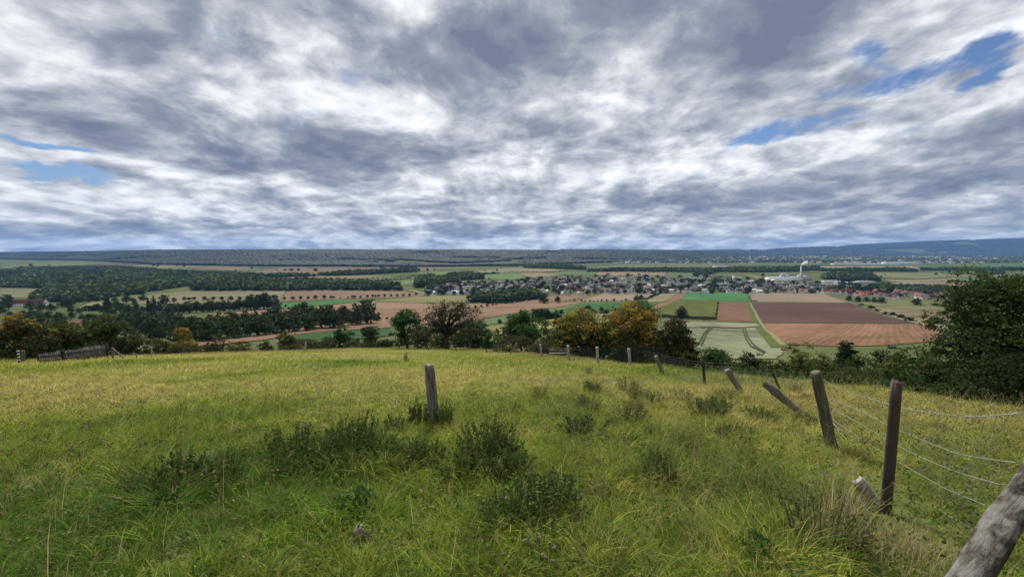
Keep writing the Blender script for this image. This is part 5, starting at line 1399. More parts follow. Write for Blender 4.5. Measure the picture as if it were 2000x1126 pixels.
WEEDS = [
 ('shrub', 'rose', 560, 915, 140, 92, 'dark leafy shrub in the left foreground, the bushy tall one'), ('shrub', 'rose', 440, 945, 120, 75, 'spreading dark shrub left of the bushy tall one'),
 ('shrub', 'rose', 345, 965, 130, 88, 'dark shrub where the left bank meets the green tussocks'), ('shrub', 'rose', 262, 985, 120, 60, 'low dark shrub at the left end of the shrub bank'),
 ('shrub', 'rose', 700, 895, 130, 92, 'dark shrub in the shrub bank left of the lone thick post'), ('shrub', 'rose', 626, 925, 110, 66, 'low dark shrub in the middle of the shrub bank'),
 ('shrub', 'rose', 818, 838, 50, 62, 'upright shrub hugging the left side of the lone thick post'), ('shrub', 'rose', 868, 840, 46, 58, 'small shrub hugging the right side of the lone thick post'),
 ('shrub', 'rose', 775, 850, 60, 46, 'small dark shrub a step left of the lone thick post'), ('shrub', 'rose', 955, 905, 150, 105, 'big dark round shrub right of the lone thick post'),
 ('shrub', 'rose', 900, 940, 100, 60, 'low dark shrub below the big round shrub'), ('shrub', 'rose', 1060, 1030, 210, 112, 'widest dark shrub in the central foreground'),
 ('shrub', 'rose', 980, 1040, 120, 80, 'dark shrub at the left of the widest foreground shrub'), ('shrub', 'rose', 1285, 938, 95, 66, 'solitary dark shrub in the dry grass right of centre'),
 ('shrub', 'rose', 1145, 862, 130, 50, 'low shrub mat right of the big round shrub'), ('shrub', 'brown', 1225, 768, 56, 38, 'tall spiky shrub below the pale grey posts'),
 ('shrub', 'rose', 1380, 818, 90, 46, 'dense shrub on the slope below the thin dark post'), ('shrub', 'brown', 1336, 782, 50, 26, 'small brown shrub above the dense slope shrub'),
 ('shrub', 'brown', 1060, 776, 56, 24, 'low brown shrub in the bright green grass'), ('shrub', 'brown', 1150, 808, 66, 44, 'brown weedy shrub in the middle meadow, left one'),
 ('shrub', 'brown', 1232, 832, 84, 56, 'brown weedy shrub in the middle meadow, right one'), ('shrub', 'rose', 1488, 828, 76, 38, 'green shrub near the split leaning post'),
 ('shrub', 'brown', 1278, 796, 50, 36, 'thin brown shrub between two larger slope shrubs'), ('shrub', 'brown', 1000, 812, 60, 28, 'sparse brown shrub right of the post on bright grass'),
 ('shrub', 'rose', 1440, 860, 90, 32, 'low flat shrub in the grass before the leaning post'), ('shrub', 'brown', 1600, 1075, 190, 130, 'brown stemmed thicket left of the straw tuft'),
 ('shrub', 'brown', 1660, 1010, 110, 60, 'brown weed behind the thicket, beside the pale log'), ('nettle', 'nettle', 1470, 1108, 110, 75, 'fresh bright green nettle patch at the bottom edge'),
 ('nettle', 'nettle', 690, 1010, 110, 60, 'greener leafy plant in the foreground tussocks'),
 ('weed', 'dock', 800, 706, 26, 26, 'lone upright weed in the far meadow above the thick post'), ('weed', 'dock', 1160, 732, 40, 20, 'ragged weed near the fence below the golden tree'),
 ('weed', 'dock', 186, 850, 44, 44, 'thin branching weed in the left meadow'), ('shrub', 'brown', 90, 880, 70, 40, 'brown weed at the left meadow edge'),
 ('flower', 'knap', 150, 896, 34, 30, 'purple knapweed in the left meadow, the nearest bloom'), ('flower', 'knap', 178, 862, 30, 22, 'purple knapweed behind the nearest bloom at left'),
 ('flower', 'knap', 463, 862, 30, 28, 'purple knapweed just above the dark shrub bank'), ('flower', 'knap', 264, 832, 24, 20, 'purple knapweed further out in the left meadow'),
 ('flower', 'knap', 1570, 880, 28, 26, 'purple knapweed left of the lichen green post'), ('flower', 'white', 215, 884, 24, 22, 'white flower among the knapweed at left'),
 ('flower', 'white', 98, 872, 24, 26, 'white flower at the left meadow edge'), ('flower', 'thyme', 1060, 1105, 80, 60, 'pinkish wild thyme at the bottom centre'), ('flower', 'thyme', 985, 1120, 60, 40, 'smaller pinkish thyme left of the bottom centre patch'),
 ('flower', 'knap', 660, 838, 26, 24, 'purple knapweed between shrub bank and lone thick post'),
]
_w = np.random.RandomState(63); _e = []
for _ in range(17):
    x = _w.uniform(170, 1010); _e.append((x, np.interp(x, [170, 560, 760, 1010], [1005, 930, 885, 935]) + _w.uniform(-12, 22), _w.uniform(75, 130), _w.uniform(38, 72)))
_e.sort()
WEEDS += [('shrub', 'rose', x, y, w, h, ('leftmost' if i == 0 else ordn(i) + ' from the left') + ' of the lower filler shrubs in the dark shrub bank') for i, (x, y, w, h) in enumerate(_e)]
_e = sorted((_w.uniform(1080, 1580), _w.uniform(765, 885), _w.uniform(34, 64), _w.uniform(18, 36)) for _ in range(16))
WEEDS += [('shrub', ['brown', 'rose'][i % 2], x, y, w, h, ('leftmost' if i == 0 else ordn(i) + ' from the left') + ' of the small scattered weed tufts toward the right fence') for i, (x, y, w, h) in enumerate(_e)]
NOGRASS = [(gp(1690, 975, 0).x - .08, gp(1690, 975, 0).y - .2, .24), (gp(703, 1056, 0).x, gp(703, 1056, 0).y - .05, .12)]
# ------------------------------------------------------------------ meadow grass
def grass_tint(X, Y, rng):
    n = len(X)
    lush, green, straw, olive = np.array((.10, .18, .024)), np.array((.23, .315, .032)), np.array((.53, .46, .155)), np.array((.41, .415, .07))
    big = fbm(X / 6.0, Y / 9.0, 61); fine = fbm(X / 1.1, Y / 1.6, 63)
    dist = smooth(3.4, 8.5, Y + 4 * (fbm(X / 2.5, Y / 2.5, 65) - .5))
    dry = .18 + .27 * dist + 1.35 * (big - .5) + .5 * (fine - .5)
    dry = dry + .38 * smooth(1.2, 4.5, X) * (1 - smooth(12, 20, Y)) + .25 * smooth(24, 45, Y) - .22 * smooth(.3, -2.5, X) * (1 - dist)
    dry = dry + .2 * np.exp(-((X + 11) / 9) ** 2 - ((Y - 16) / 7) ** 2)
    dry = np.clip(dry + rng.normal(size=n) * .2, 0, 1)
    c = lush * 1.0 + (green - lush) * smooth(0, .4, dry)[:, None]
    c = c + (olive - c) * smooth(.3, .6, dry)[:, None]
    c = c + (straw - c) * smooth(.5, .95, dry)[:, None]
    return c * (.6 + .8 * rng.rand(n, 1)), dry

FENCE = np.array([(p.x, p.y) for p in [gp(1624, 872, 0), gp(1730, 1000, 0)]] + [(at(1850, 1100, 3.35).x, 3.3), (2.35, 2.2), (2.2, 1.0)])
def fence_dist(X, Y):
    d = np.full(X.shape, 1e9)
    for (ax, ay), (bx, by) in zip(FENCE[:-1], FENCE[1:]):
        dx, dy = bx - ax, by - ay
        t = np.clip(((X - ax) * dx + (Y - ay) * dy) / (dx * dx + dy * dy), 0, 1)
        d = np.minimum(d, np.hypot(X - ax - t * dx + .12, Y - ay - t * dy + .2))
    return d

def blades(name, X, Y, hgt, wid, lean, rng, col, label, segs=2, la=None):
    ok = ~((sdist(X, Y) > .35) & (X > 4) & (Y > 7))
    X, Y, hgt, wid, lean, col = X[ok], Y[ok], hgt[ok], wid[ok], lean[ok], col[ok]
    if la is not None: la = la[ok]
    n = len(X)
    hgt = np.where((X / np.maximum(Y, .1) > .9) & (Y < 4.6), hgt * .45, hgt)
    hgt = hgt * (1 - .38 * (1 - smooth(.1, .4, fence_dist(X, Y))))
    Z = H(X, Y) - .02
    a = rng.rand(n) * 6.283
    if la is None: la = rng.normal(loc=.4, scale=1.3, size=n)
    lx, ly = np.cos(la) * lean * hgt, np.sin(la) * lean * hgt
    px, py = np.cos(a) * wid / 2, np.sin(a) * wid / 2
    rowsV = []
    ts = np.linspace(0, 1, segs + 1)
    for t in ts[:-1]:
        w = (1 - t * .55)
        bx = X + lx * t ** 1.8; by = Y + ly * t ** 1.8; bz = Z + hgt * t * (1 - .25 * lean * t)
        rowsV.append(np.stack([bx - px * w, by - py * w, bz], -1)); rowsV.append(np.stack([bx + px * w, by + py * w, bz], -1))
    rowsV.append(np.stack([X + lx, Y + ly, Z + hgt * (1 - .3 * lean)], -1))
    V = np.stack(rowsV, 1); k = V.shape[1]
    V = V.reshape(-1, 3)
    o0 = (np.arange(n) * k)[:, None]
    F4 = np.concatenate([o0 + np.array([2 * i, 2 * i + 1, 2 * i + 3, 2 * i + 2])[None] for i in range(segs - 1)]) if segs > 1 else None
    F3 = o0 + np.array([2 * (segs - 1), 2 * (segs - 1) + 1, 2 * segs])[None]
    C = np.repeat(col, k, axis=0)
    o = obj(name, mesh_from(name, V, [F4, F3] if F4 is not None else [F3], [M_GRASS], col=C))
    tag(o, label, 'grass', None, 'stuff')

def sample_fan(n, y0, y1, rng, pw=1.0, wide=1.5):
    """points in the view's fan, denser near y0"""
    t = rng.rand(n)
    Y = (y0 ** pw + t * (y1 ** pw - y0 ** pw)) ** (1 / pw)
    X = (rng.rand(n) * 2 - 1) * wide * Y
    return X, Y

def clumpy(X, Y, rng, s, amt):
    q = vnoise(X / s, Y / s, 71) * .6 + vnoise(X / s * 2.7, Y / s * 2.7, 72) * .4
    return q

def tufts(name, X, Y, nb, h, wid, rad, rng, label, segs):
    n = len(X)
    c, dry = grass_tint(X, Y, rng)
    ix = np.repeat(np.arange(n), nb); m = len(ix)
    a = rng.rand(m) * 6.283; r = rad[ix] * np.sqrt(rng.rand(m))
    bx = X[ix] + np.cos(a) * r; by = Y[ix] + np.sin(a) * r
    col = c[ix] * (.7 + .6 * rng.rand(m, 1))
    dead = rng.rand(m) < .10 + .12 * (X[ix] > .5)
    col[dead] = np.array((.40, .33, .15)) * (.6 + .5 * rng.rand(dead.sum(), 1))
    hh = h[ix] * (.45 + .75 * rng.rand(m)); ln = .15 + (.55 * r / rad[ix] + .45 * rng.rand(m)) * (1 + .3 * rng.rand(m))
    k = np.ones(m, bool)
    for ex, ey, er in NOGRASS: k &= np.hypot(bx - ex, by - ey) > er
    blades(name, bx[k], by[k], hh[k], (wid[0] + wid[1] * rng.rand(m))[k], ln[k], rng, col[k], label, segs, (a + rng.normal(size=m) * .7)[k])

def build_grass():
    rng = np.random.RandomState(21)
    X, Y = sample_fan(9600, 1.6, 8.2, rng, .95, 2.4)
    q = clumpy(X, Y, rng, .9, 1); rg = rng.rand(len(X))
    tufts('near_grass', X, Y, 38, (.06 + .26 * q ** 1.4 + .14 * rg ** 4), (.004, .005), .05 + .13 * rng.rand(len(X)), rng, 'long tussocky grass in the foreground', 3)
    X, Y = sample_fan(17500, 7.6, 20, rng, .8, 1.85)
    k = (sdist(X, Y) < 5); X, Y = X[k], Y[k]
    q = clumpy(X, Y, rng, 1.1, 1)
    tufts('meadow_grass', X, Y, 16, (.09 + .17 * q), (.008, .010), .08 + .2 * rng.rand(len(X)), rng, 'sunlit yellow green grass across the middle meadow', 2)
    X, Y = sample_fan(280000, 18, 78, rng, .75, 1.6)
    k = (sdist(X, Y) < 4); X, Y = X[k], Y[k]
    c, dry = grass_tint(X, Y, rng)
    h = (.12 + .16 * rng.rand(len(X)))
    blades('far_grass', X, Y, h, .025 + .03 * rng.rand(len(X)), .2 + .7 * rng.rand(len(X)), rng, c, 'straw tinted grass at the far edge of the meadow', 1)
    # lush grass grown through the foot of every shrub
    SX, SY = [], []
    for nm, kind, px, py, w, h, lab in WEEDS:
        if nm == 'flower': continue
        b = gp(px, py, 0); r = w / 800 * b.y * .62
        k = int(10 + 60 * r)
        a = rng.rand(k) * 6.283; q = r * (.35 + .75 * rng.rand(k))
        SX.append(b.x + np.cos(a) * q); SY.append(b.y + np.sin(a) * q * .8)
    X, Y = np.concatenate(SX), np.concatenate(SY)
    tufts('shrub_grass', X, Y, 26, .16 + .22 * rng.rand(len(X)), (.005, .005), .05 + .1 * rng.rand(len(X)), rng, 'lush grass growing up round the meadow shrubs', 3)
    # seed heads
    X, Y = sample_fan(5200, 3, 24, rng, .8, 1.5)
    k = (sdist(X, Y) < 4) & (rng.rand(len(X)) < fbm(X / 2.2, Y / 2.2, 44) * 1.3); X, Y = X[k], Y[k]; n = len(X)
    hh = .28 + .3 * rng.rand(n)
    blades('seed_stalks', X, Y, hh, .003 + Y * .0002, .05 + .2 * rng.rand(n), rng, np.array((.30, .25, .12)) * (.6 + .6 * rng.rand(n, 1)), 'slender seed stalks over the meadow', 2)
    ix = np.repeat(np.arange(n), 5); m = len(ix)
    P = np.stack([X[ix] + rng.normal(size=m) * .012, Y[ix] + rng.normal(size=m) * .012, H(X, Y)[ix] + hh[ix] * (.82 + .16 * rng.rand(m))], -1)
    V, F, CC = leaves(P, .035, rng, np.array((.17, .14, .06)) * (.5 + 1.0 * rng.rand(n, 1)[ix]), elong=.4)
    tag(obj('seed_heads', mesh_from('seed_heads', V, [F], [M_LEAF], col=CC)), 'brown seed heads over the meadow grass', 'seed heads', None, 'stuff')
    # low broad-leaved herbs between the tufts
    X, Y = sample_fan(4200, 2.0, 11, rng, .9, 1.5)
    q = clumpy(X, Y, rng, .7, 1); k = rng.rand(len(X)) < .15 + q; X, Y = X[k], Y[k]
    ix = np.repeat(np.arange(len(X)), 13); m = len(ix)
    hx, hy = X[ix] + rng.normal(size=m) * .06, Y[ix] + rng.normal(size=m) * .06
    P = np.stack([hx, hy, H(hx, hy) + .04 + .22 * rng.rand(m) * (.4 + rng.rand(len(X)))[ix]], -1)
    pal = np.array([(.07, .13, .025), (.12, .17, .035), (.16, .19, .04), (.05, .09, .025), (.13, .14, .035)])
    C = pal[rng.randint(5, size=len(X))][ix] * (.6 + .7 * rng.rand(m, 1))
    V, F, CC = leaves(P, .032, rng, C, elong=.5)
    tag(obj('herbs', mesh_from('herbs', V, [F], [M_LEAF], col=CC)), 'small broad leaved herbs mixed through the foreground grass', 'herbs', None, 'stuff')
    # tall dry stalks
    X, Y = sample_fan(9000, 2.2, 16, rng, .8, 1.5)
    k = (sdist(X, Y) < 5) & (rng.rand(len(X)) < .06 + .6 * smooth(.5, 3, X)); X, Y = X[k], Y[k]
    c = np.array((.42, .33, .16)) * (.7 + .5 * rng.rand(len(X), 1))
    blades('dry_stalks', X, Y, .35 + .3 * rng.rand(len(X)), .002 + .002 * rng.rand(len(X)) + Y * .0003, .15 + .6 * rng.rand(len(X)), rng, c, 'thin tan seed stalks standing above the grass', 3)
    # straw thicket at the foot of the pipe
    b = gp(1775, 1085, 0)
    n = 750; X = b.x + rng.normal(size=n) * .24; Y = b.y + rng.normal(size=n) * .26
    c = np.array((.44, .37, .19)) * (.6 + .6 * rng.rand(n, 1))
    blades('straw_tuft', X, Y, .3 + .38 * rng.rand(n), .004 + .003 * rng.rand(n), .1 + .5 * rng.rand(n), rng, c, 'tall straw coloured grass around the foot of the rusty pipe', 3)
    # fringe of long grass on the meadow edge
    P = MEADOW[1:16]; Q = []
    for a, b2 in zip(P[:-1], P[1:]):
        m = int(np.hypot(*(b2 - a)) * 130); t = rng.rand(m)[:, None]; Q.append(a + (b2 - a) * t)
    Q = np.concatenate(Q) + rng.normal(size=(sum(len(x) for x in Q), 2)) * .9
    c = np.array((.36, .28, .13)) * (.6 + .6 * rng.rand(len(Q), 1))
    blades('edge_grass', Q[:, 0], Q[:, 1], (.12 + .24 * rng.rand(len(Q))) * np.where((Q[:, 0] > 5) & (Q[:, 1] < 30), .6, 1), .010 + .0006 * Q[:, 1], .1 + .5 * rng.rand(len(Q)), rng, c, 'tan seeding grass fringe along the wire fence', 2)
build_grass()

# bracken bank beyond the fence
def bracken():
    rng = np.random.RandomState(31)
    n = 5200
    px = rng.uniform(1395, 1800, n); Y = rng.uniform(13, 30, n)
    X = (px - 1000) / 800 * Y
    s = sdist(X, Y); k = (s > 2.2) & (s < 9); X, Y = X[k], Y[k]
    n = len(X)
    Z = H(X, Y); hh = .15 + .35 * rng.rand(n)
    P = []; C = []
    for f in range(14):
        a = rng.rand(n) * 6.28; r = .1 + .5 * rng.rand(n)
        P.append(np.stack([X + np.cos(a) * r, Y + np.sin(a) * r, Z + hh * (.35 + .65 * rng.rand(n))], -1)); C.append(np.array((.04, .085, .022)) * (.6 + .8 * rng.rand(n, 1)) + (rng.rand(n, 1) < .12) * np.array((.07, .05, .01)))
    V, F, CC = leaves(np.concatenate(P), .15, rng, np.concatenate(C), elong=.45)
    o = obj('bracken', mesh_from('bracken', V, [F], [M_LEAF], col=CC))
    tag(o, 'dark green bracken covering the bank beyond the wire', 'bracken', None, 'stuff')
bracken()

# ------------------------------------------------------------------ weeds and shrubs in the meadow
def weed(key, seed, W, Hh, stems, lps, leaf, pal, stemc, spread=.5, flower=None, conic=False):
    rng = np.random.RandomState(seed)
    sb = MB(); P = []; C = []; FL = []
    pal = np.array(pal)
    for s in range(stems):
        a = rng.rand() * 6.28; r = W / 2 * math.sqrt(rng.rand())
        x0, y0 = math.cos(a) * r * spread, math.sin(a) * r * spread
        h = Hh * (.5 + .5 * rng.rand()) * (1 - .35 * (r / (W / 2)) ** 2)
        x1, y1 = math.cos(a) * r + rng.normal() * .03, math.sin(a) * r + rng.normal() * .03
        m = Vector(((x0 + x1) / 2 + rng.normal() * .02, (y0 + y1) / 2 + rng.normal() * .02, h * .55))
        pts = [Vector((x0, y0, -.05)), m, Vector((x1, y1, h))]
        sb.tube(pts, [.006, .004, .002], 4, cap=False)
        for l in range(lps):
            t = .2 + .82 * rng.rand()
            q = pts[0].lerp(m, t * 2) if t < .5 else m.lerp(pts[2], t * 2 - 1)
            o = rng.normal(size=3) * (.05 * (1.25 - t)); 
            P.append((q.x + o[0], q.y + o[1], q.z + o[2] * .6)); C.append(pal[rng.randint(len(pal))] * (.7 + .6 * rng.rand()))
        FL.append(pts[2])
    V, F, CC = leaves(np.array(P), leaf, rng, np.array(C), elong=.42)
    fm = mesh_from('foliage', V, [F], [M_LEAF], col=CC)
    sm = sb.mesh('stem', [stemc])
    fl = None
    if flower:
        fl = []
        for q in FL[:flower[1]]:
            fb = MB()
            for k in range(6):
                d = Vector((rng.normal(), rng.normal(), abs(rng.normal()) + .3)).normalized() * flower[2]
                e = d.cross(Vector((0, 0, 1))).normalized() * flower[2] * .35
                fb.add([tuple(q), tuple(q + d * .7 + e), tuple(q + d), tuple(q + d * .7 - e)], [(0, 1, 2, 3)])
            fl.append(fb.mesh('bloom', [flower[0]]))
    return sm, fm, fl

M_STEM = simple('green_stem', (.06, .07, .03), (.12, .11, .05), (20, 20, 20))
M_STEMB = simple('brown_stem', (.06, .045, .03), (.14, .1, .065), (20, 20, 20))
WP = [(.05, .085, .018), (.08, .125, .025), (.11, .15, .036), (.06, .10, .022)]
WD = {
 'rose': [weed('rose', 400 + i, 1.0, .75, [60, 85, 50, 75][i], [50, 40, 60, 46][i], [.042, .036, .055, .046][i], WP, M_STEM) for i in range(4)],
 'brown': [weed('brown', 410 + i, .8, .7, 36, 18, .042, [(.13, .10, .045), (.09, .11, .035), (.06, .09, .025)], M_STEMB) for i in range(2)],
 'nettle': [weed('nettle', 420, .6, .5, 20, 26, .085, [(.06, .14, .03), (.09, .18, .04)], M_STEM)],
 'knap': [weed('knap', 430 + i, .35, .5, 7, 7, .06, [MG, DG], M_STEM, flower=(M_PURPLE, 4, .028)) for i in range(2)],
 'white': [weed('white', 440, .3, .4, 5, 6, .05, [MG], M_STEM, flower=(M_PETALW, 4, .024))],
 'thyme': [weed('thyme', 450, .35, .3, 14, 10, .03, [MG, OB], M_STEM, flower=(simple('pink_petals', (.3, .16, .24), (.45, .28, .36), (60, 60, 60)), 12, .02))],
 'dock': [weed('dock', 460, .3, .8, 4, 20, .06, [(.09, .12, .03), OB], M_STEMB)],
}
CATN = {'shrub': 'shrub', 'nettle': 'nettle', 'weed': 'weed', 'flower': 'flower'}
NAME = {'shrub': 'meadow_shrub', 'nettle': 'nettle', 'weed': 'weed', 'flower': 'wildflower'}
SIZES = {'rose': (1.0, .75), 'brown': (.8, .7), 'nettle': (.6, .5), 'knap': (.35, .5), 'white': (.3, .4), 'thyme': (.35, .3), 'dock': (.3, .8)}
for i, (nm, kind, px, py, w, h, lab) in enumerate(WEEDS):
    b = gp(px, py, 0)
    W0, H0 = SIZES[kind]
    T = WD[kind][i % len(WD[kind])]
    r = empty(NAME[nm], b, random.random() * 6.28)
    sx = w / 800 * b.y / W0; sz = h / 800 * b.y / H0 * 1.12
    r.scale = (sx, sx, sz)
    obj('stem', T[0], r); obj('foliage', T[1], r)
    for bm_ in (T[2] or []): obj('bloom', bm_, r)
    tag(r, lab, CATN[nm])

# ------------------------------------------------------------------ air
LOW, TOP = -112.0, 420.0
def haze():
    mb = MB(); mb.box((0, 0, (LOW + TOP) / 2), (37000, 37000, TOP - LOW))
    m, nt, out = newmat('haze')
    v = N(nt, 'ShaderNodeVolumePrincipled', inp={'Color': (.24, .47, .95, 1), 'Density': 3.9e-5, 'Anisotropy': 0.0})
    nt.links.new(v.outputs[0], out.inputs['Volume'])
    o = obj('haze', mb.mesh('haze', [m])); tag(o, kind='stuff', label='thin blue haze in the air over the valley', cat='haze')
haze()

# ------------------------------------------------------------------ sun and sky
SUN_EL, SUN_AZ = math.radians(47), math.radians(-10)
SD = Vector((math.sin(SUN_AZ) * math.cos(SUN_EL), math.cos(SUN_AZ) * math.cos(SUN_EL), math.sin(SUN_EL)))
sl = bpy.data.lights.new('sun', 'SUN'); sl.energy = 3.3; sl.angle = math.radians(6); sl.color = (1, .95, .87)
so = bpy.data.objects.new('sun', sl); COL.objects.link(so); so.location = (0, 0, 60)
so.rotation_mode = 'QUATERNION'; so.rotation_quaternion = SD.to_track_quat('Z', 'Y')

def sky():
    w = bpy.data.worlds.new('World'); scene.world = w; w.use_nodes = True
    nt = w.node_tree; nt.nodes.clear(); L = nt.links.new
    out = N(nt, 'ShaderNodeOutputWorld')
    st = N(nt, 'ShaderNodeTexSky', sky_type='NISHITA', sun_disc=False, sun_elevation=SUN_EL, sun_rotation=SUN_AZ)
    tc = N(nt, 'ShaderNodeTexCoord')
    sep = N(nt, 'ShaderNodeSeparateXYZ'); L(tc.outputs['Generated'], sep.inputs[0])
    def math_(op, a, b=None, c=None):
        n = N(nt, 'ShaderNodeMath', operation=op)
        for i, q in enumerate((a, b, c)):
            if q is None: continue
            if isinstance(q, (int, float)): n.inputs[i].default_value = q
            else: L(q, n.inputs[i])
        return n.outputs[0]
    zc = math_('MAXIMUM', sep.outputs['Z'], 0.0)
    zz = math_('ADD', zc, .235)
    cu = N(nt, 'ShaderNodeCombineXYZ'); L(math_('DIVIDE', sep.outputs['X'], zz), cu.inputs[0]); L(math_('DIVIDE', sep.outputs['Y'], zz), cu.inputs[1])
    plane = cu.outputs[0]
    # azimuth / elevation coordinates
    az = math_('ARCTAN2', sep.outputs['X'], sep.outputs['Y']); el = math_('ARCSINE', sep.outputs['Z'])
    ae = N(nt, 'ShaderNodeCombineXYZ'); L(az, ae.inputs[0]); L(el, ae.inputs[1])
    def noise(vec, sc, det, rough=.6, dist=0.0, scale3=(1, 1, 1), loc=(0, 0, 0), rot=0, color=False):
        mp = N(nt, 'ShaderNodeMapping', inp={'Scale': scale3, 'Location': loc, 'Rotation': (0, 0, rot)}); L(vec, mp.inputs['Vector'])
        n = N(nt, 'ShaderNodeTexNoise', inp={'Scale': sc, 'Detail': det, 'Roughness': rough, 'Distortion': dist}); L(mp.outputs[0], n.inputs['Vector'])
        return n.outputs['Color' if color else 'Fac']
    # ragged edges: warp the az/el space with plane noise
    wv = noise(plane, 1.6, 5, .6, 0, color=True)
    sub = N(nt, 'ShaderNodeVectorMath', operation='SUBTRACT', inp={1: (.5, .5, .5)}); L(wv, sub.inputs[0])
    mul = N(nt, 'ShaderNodeVectorMath', operation='MULTIPLY', inp={1: (.32, .13, 0)}); L(sub.outputs[0], mul.inputs[0])
    add = N(nt, 'ShaderNodeVectorMath', operation='ADD'); L(ae.outputs[0], add.inputs[0]); L(mul.outputs[0], add.inputs[1])
    wae = add.outputs[0]
    def pa(px, py):
        x, y, z = ray(px, py); v = Vector((x, y, z)).normalized()
        return math.atan2(v.x, v.y), math.asin(v.z)
    def blobs(Ls):
        tot = None
        for px, py, rx, ry, rot, amp in Ls:
            a0, e0 = pa(px, py); a1, _ = pa(px + rx, py); a2, _ = pa(px - rx, py); _, e1 = pa(px, py - ry); _, e2 = pa(px, py + ry)
            mp = N(nt, 'ShaderNodeMapping', vector_type='TEXTURE', inp={'Location': (a0, e0, 0), 'Rotation': (0, 0, math.radians(-rot)), 'Scale': ((a1 - a2) / 2, (e1 - e2) / 2, 1)})
            L(wae, mp.inputs['Vector'])
            ln = N(nt, 'ShaderNodeVectorMath', operation='LENGTH'); L(mp.outputs[0], ln.inputs[0])
            mr = N(nt, 'ShaderNodeMapRange', interpolation_type='SMOOTHSTEP', inp={'From Min': .25, 'From Max': 1.6, 'To Min': amp, 'To Max': 0.0}); L(ln.outputs['Value'], mr.inputs['Value'])
            tot = mr.outputs[0] if tot is None else math_('ADD', tot, mr.outputs[0])
        return tot
    dark = blobs([(1180, 70, 400, 130, 0, .26), (960, 60, 160, 110, 0, .16), (1560, 100, 120, 150, -20, .2), (330, 262, 330, 44, 9, .3), (700, 285, 190, 60, 7, .34), (240, 85, 150, 50, 10, .2),
                  (1780, 378, 280, 26, -7, .26), (1400, 385, 250, 22, 0, .26), (1900, 300, 170, 50, -6, .2), (520, 448, 90, 13, 0, .2), (880, 445, 130, 12, 0, .26), (1180, 452, 140, 12, 0, .2), (1080, 258, 110, 36, 0, .18), (790, 120, 170, 60, 10, .16), (1880, 430, 260, 30, 0, .18), (60, 190, 150, 40, 5, .16), (500, 120, 60, 70, 0, .12), (120, 440, 200, 16, 0, .2), (1000, 420, 900, 40, 0, .06), (1650, 330, 200, 24, -5, .16)])
    bright = blobs([(590, 80, 60, 40, 0, -.16), (640, 190, 200, 40, 4, -.16), (830, 190, 120, 40, 0, -.14), (90, 50, 180, 80, 0, -.10), (1130, 190, 160, 50, 0, -.2), (200, 320, 300, 22, 4, -.12), (500, 350, 330, 16, 0, -.18), (1000, 340, 280, 30, 0, -.18), (1480, 300, 330, 26, -4, -.2),
                    (860, 425, 300, 14, 0, -.14), (800, 12, 70, 40, 0, -.3), (1680, 50, 130, 50, -10, -.2), (1850, 240, 220, 50, -6, -.08), (430, 190, 120, 30, 10, -.18), (1120, 395, 130, 14, 0, -.14), (900, 470, 500, 9, 0, -.16), (1000, 480, 1500, 14, 0, -.05), (300, 400, 300, 20, 0, -.16)])
    holes = blobs([(1715, 92, 50, 30, 0, .75), (1690, 150, 90, 26, -8, .8), (1850, 115, 120, 30, -20, .65), (1965, 90, 70, 60, -25, .8), (1905, 162, 80, 18, -12, .7), (1540, 255, 115, 27, -5, .8), (80, 274, 130, 15, 9, .95), (90, 348, 130, 17, 6, 1.0), (5, 20, 30, 30, 0, .6)])
    wrp = noise(plane, 1.3, 3, .5, 0, color=True)
    wv1 = N(nt, 'ShaderNodeVectorMath', operation='MULTIPLY_ADD', inp={1: (.35, .35, 0)}); L(wrp, wv1.inputs[0]); L(plane, wv1.inputs[2])
    pw = wv1.outputs[0]
    n1 = noise(pw, 2.0, 4, .5, 0, (1, 1, 1), (3.1, 1.7, 0), .25)
    n2 = noise(pw, 4.8, 7, .55, 0, (1, .9, 1), (7.3, 2.2, 0), .15)
    n2b = noise(pw, 4.8, 7, .55, 0, (1, .9, 1), (7.3 - .03, 2.2 + .16, 0), .15)
    n3 = noise(pw, 13.0, 6, .6, 0, (1, .8, 1), (1.3, 5.2, 0), .1)
    rel = math_('MULTIPLY', math_('SUBTRACT', n2, n2b), -.55)
    t = math_('MULTIPLY_ADD', n1, .95, math_('MULTIPLY_ADD', n2, 1.9, math_('MULTIPLY_ADD', n3, .44, -1.2)))
    t = math_('ADD', math_('ADD', t, rel), math_('MULTIPLY', math_('ADD', dark, bright), .85))
    ccol = ramp(nt, [(.02, (.80, .81, .825)), (.24, (.60, .62, .65)), (.44, (.385, .405, .445)), (.67, (.215, .24, .295)), (.95, (.13, .152, .215))], t)
    # glow of the sun through the cloud, above the frame
    dt = N(nt, 'ShaderNodeVectorMath', operation='DOT_PRODUCT', inp={1: tuple(SD)}); L(tc.outputs['Generated'], dt.inputs[0])
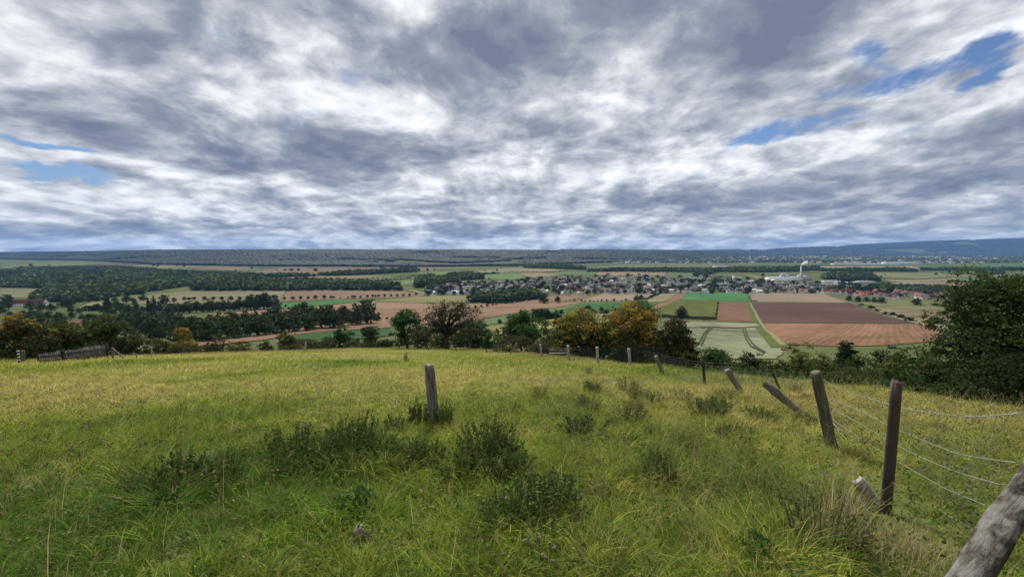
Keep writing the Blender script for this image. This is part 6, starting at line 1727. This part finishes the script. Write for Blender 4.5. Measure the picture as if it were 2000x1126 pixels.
    glow = N(nt, 'ShaderNodeMapRange', interpolation_type='SMOOTHSTEP', inp={'From Min': .955, 'From Max': 1.0, 'To Min': 1.0, 'To Max': 6.0}); L(dt.outputs['Value'], glow.inputs['Value'])
    cs = N(nt, 'ShaderNodeVectorMath', operation='SCALE'); L(ccol, cs.inputs[0]); L(glow.outputs[0], cs.inputs['Scale'])
    # blue holes
    hm = math_('ADD', holes, math_('MULTIPLY_ADD', noise(plane, 5.5, 8, .66, .3, (1, .55, 1), (2.7, 9.1, 0), .3), 2.4, -1.32))
    hmr = N(nt, 'ShaderNodeMapRange', interpolation_type='SMOOTHSTEP', inp={'From Min': .05, 'From Max': .75}); L(hm, hmr.inputs['Value'])
    # keep clouds closed near the horizon
    hs = N(nt, 'ShaderNodeVectorMath', operation='MULTIPLY', inp={1: (.036, .046, .062)}); L(st.outputs[0], hs.inputs[0])
    mx = N(nt, 'ShaderNodeMix', data_type='RGBA'); L(hmr.outputs[0], mx.inputs['Factor']); L(cs.outputs[0], mx.inputs[6]); L(hs.outputs[0], mx.inputs[7])
    bg = N(nt, 'ShaderNodeBackground', inp={'Strength': 1.0}); L(mx.outputs[2], bg.inputs['Color'])
    L(bg.outputs[0], out.inputs['Surface'])
sky()

# ------------------------------------------------------------------ camera and render settings
cam = bpy.data.cameras.new('camera'); co = bpy.data.objects.new('camera', cam); COL.objects.link(co)
cam.sensor_width = 36; cam.lens = 36 * FPX / 2000.0; cam.clip_start = .05; cam.clip_end = 40000
co.location = (0, 0, 0); co.rotation_euler = (math.pi / 2 - PITCH, 0, 0)
scene.camera = co
scene.render.engine = 'CYCLES'
scene.view_settings.view_transform = 'Standard'; scene.view_settings.look = 'None'
scene.view_settings.exposure = 0.5; scene.view_settings.gamma = 1.0
cy = scene.cycles
cy.use_denoising = True
try: cy.denoising_prefilter = 'NONE'
except Exception: pass
try: cy.denoiser = 'OPENIMAGEDENOISE'
except Exception: pass
cy.max_bounces = 6; cy.diffuse_bounces = 3; cy.glossy_bounces = 2; cy.transmission_bounces = 3; cy.volume_bounces = 3; cy.transparent_max_bounces = 8
cy.caustics_reflective = False; cy.caustics_refractive = False
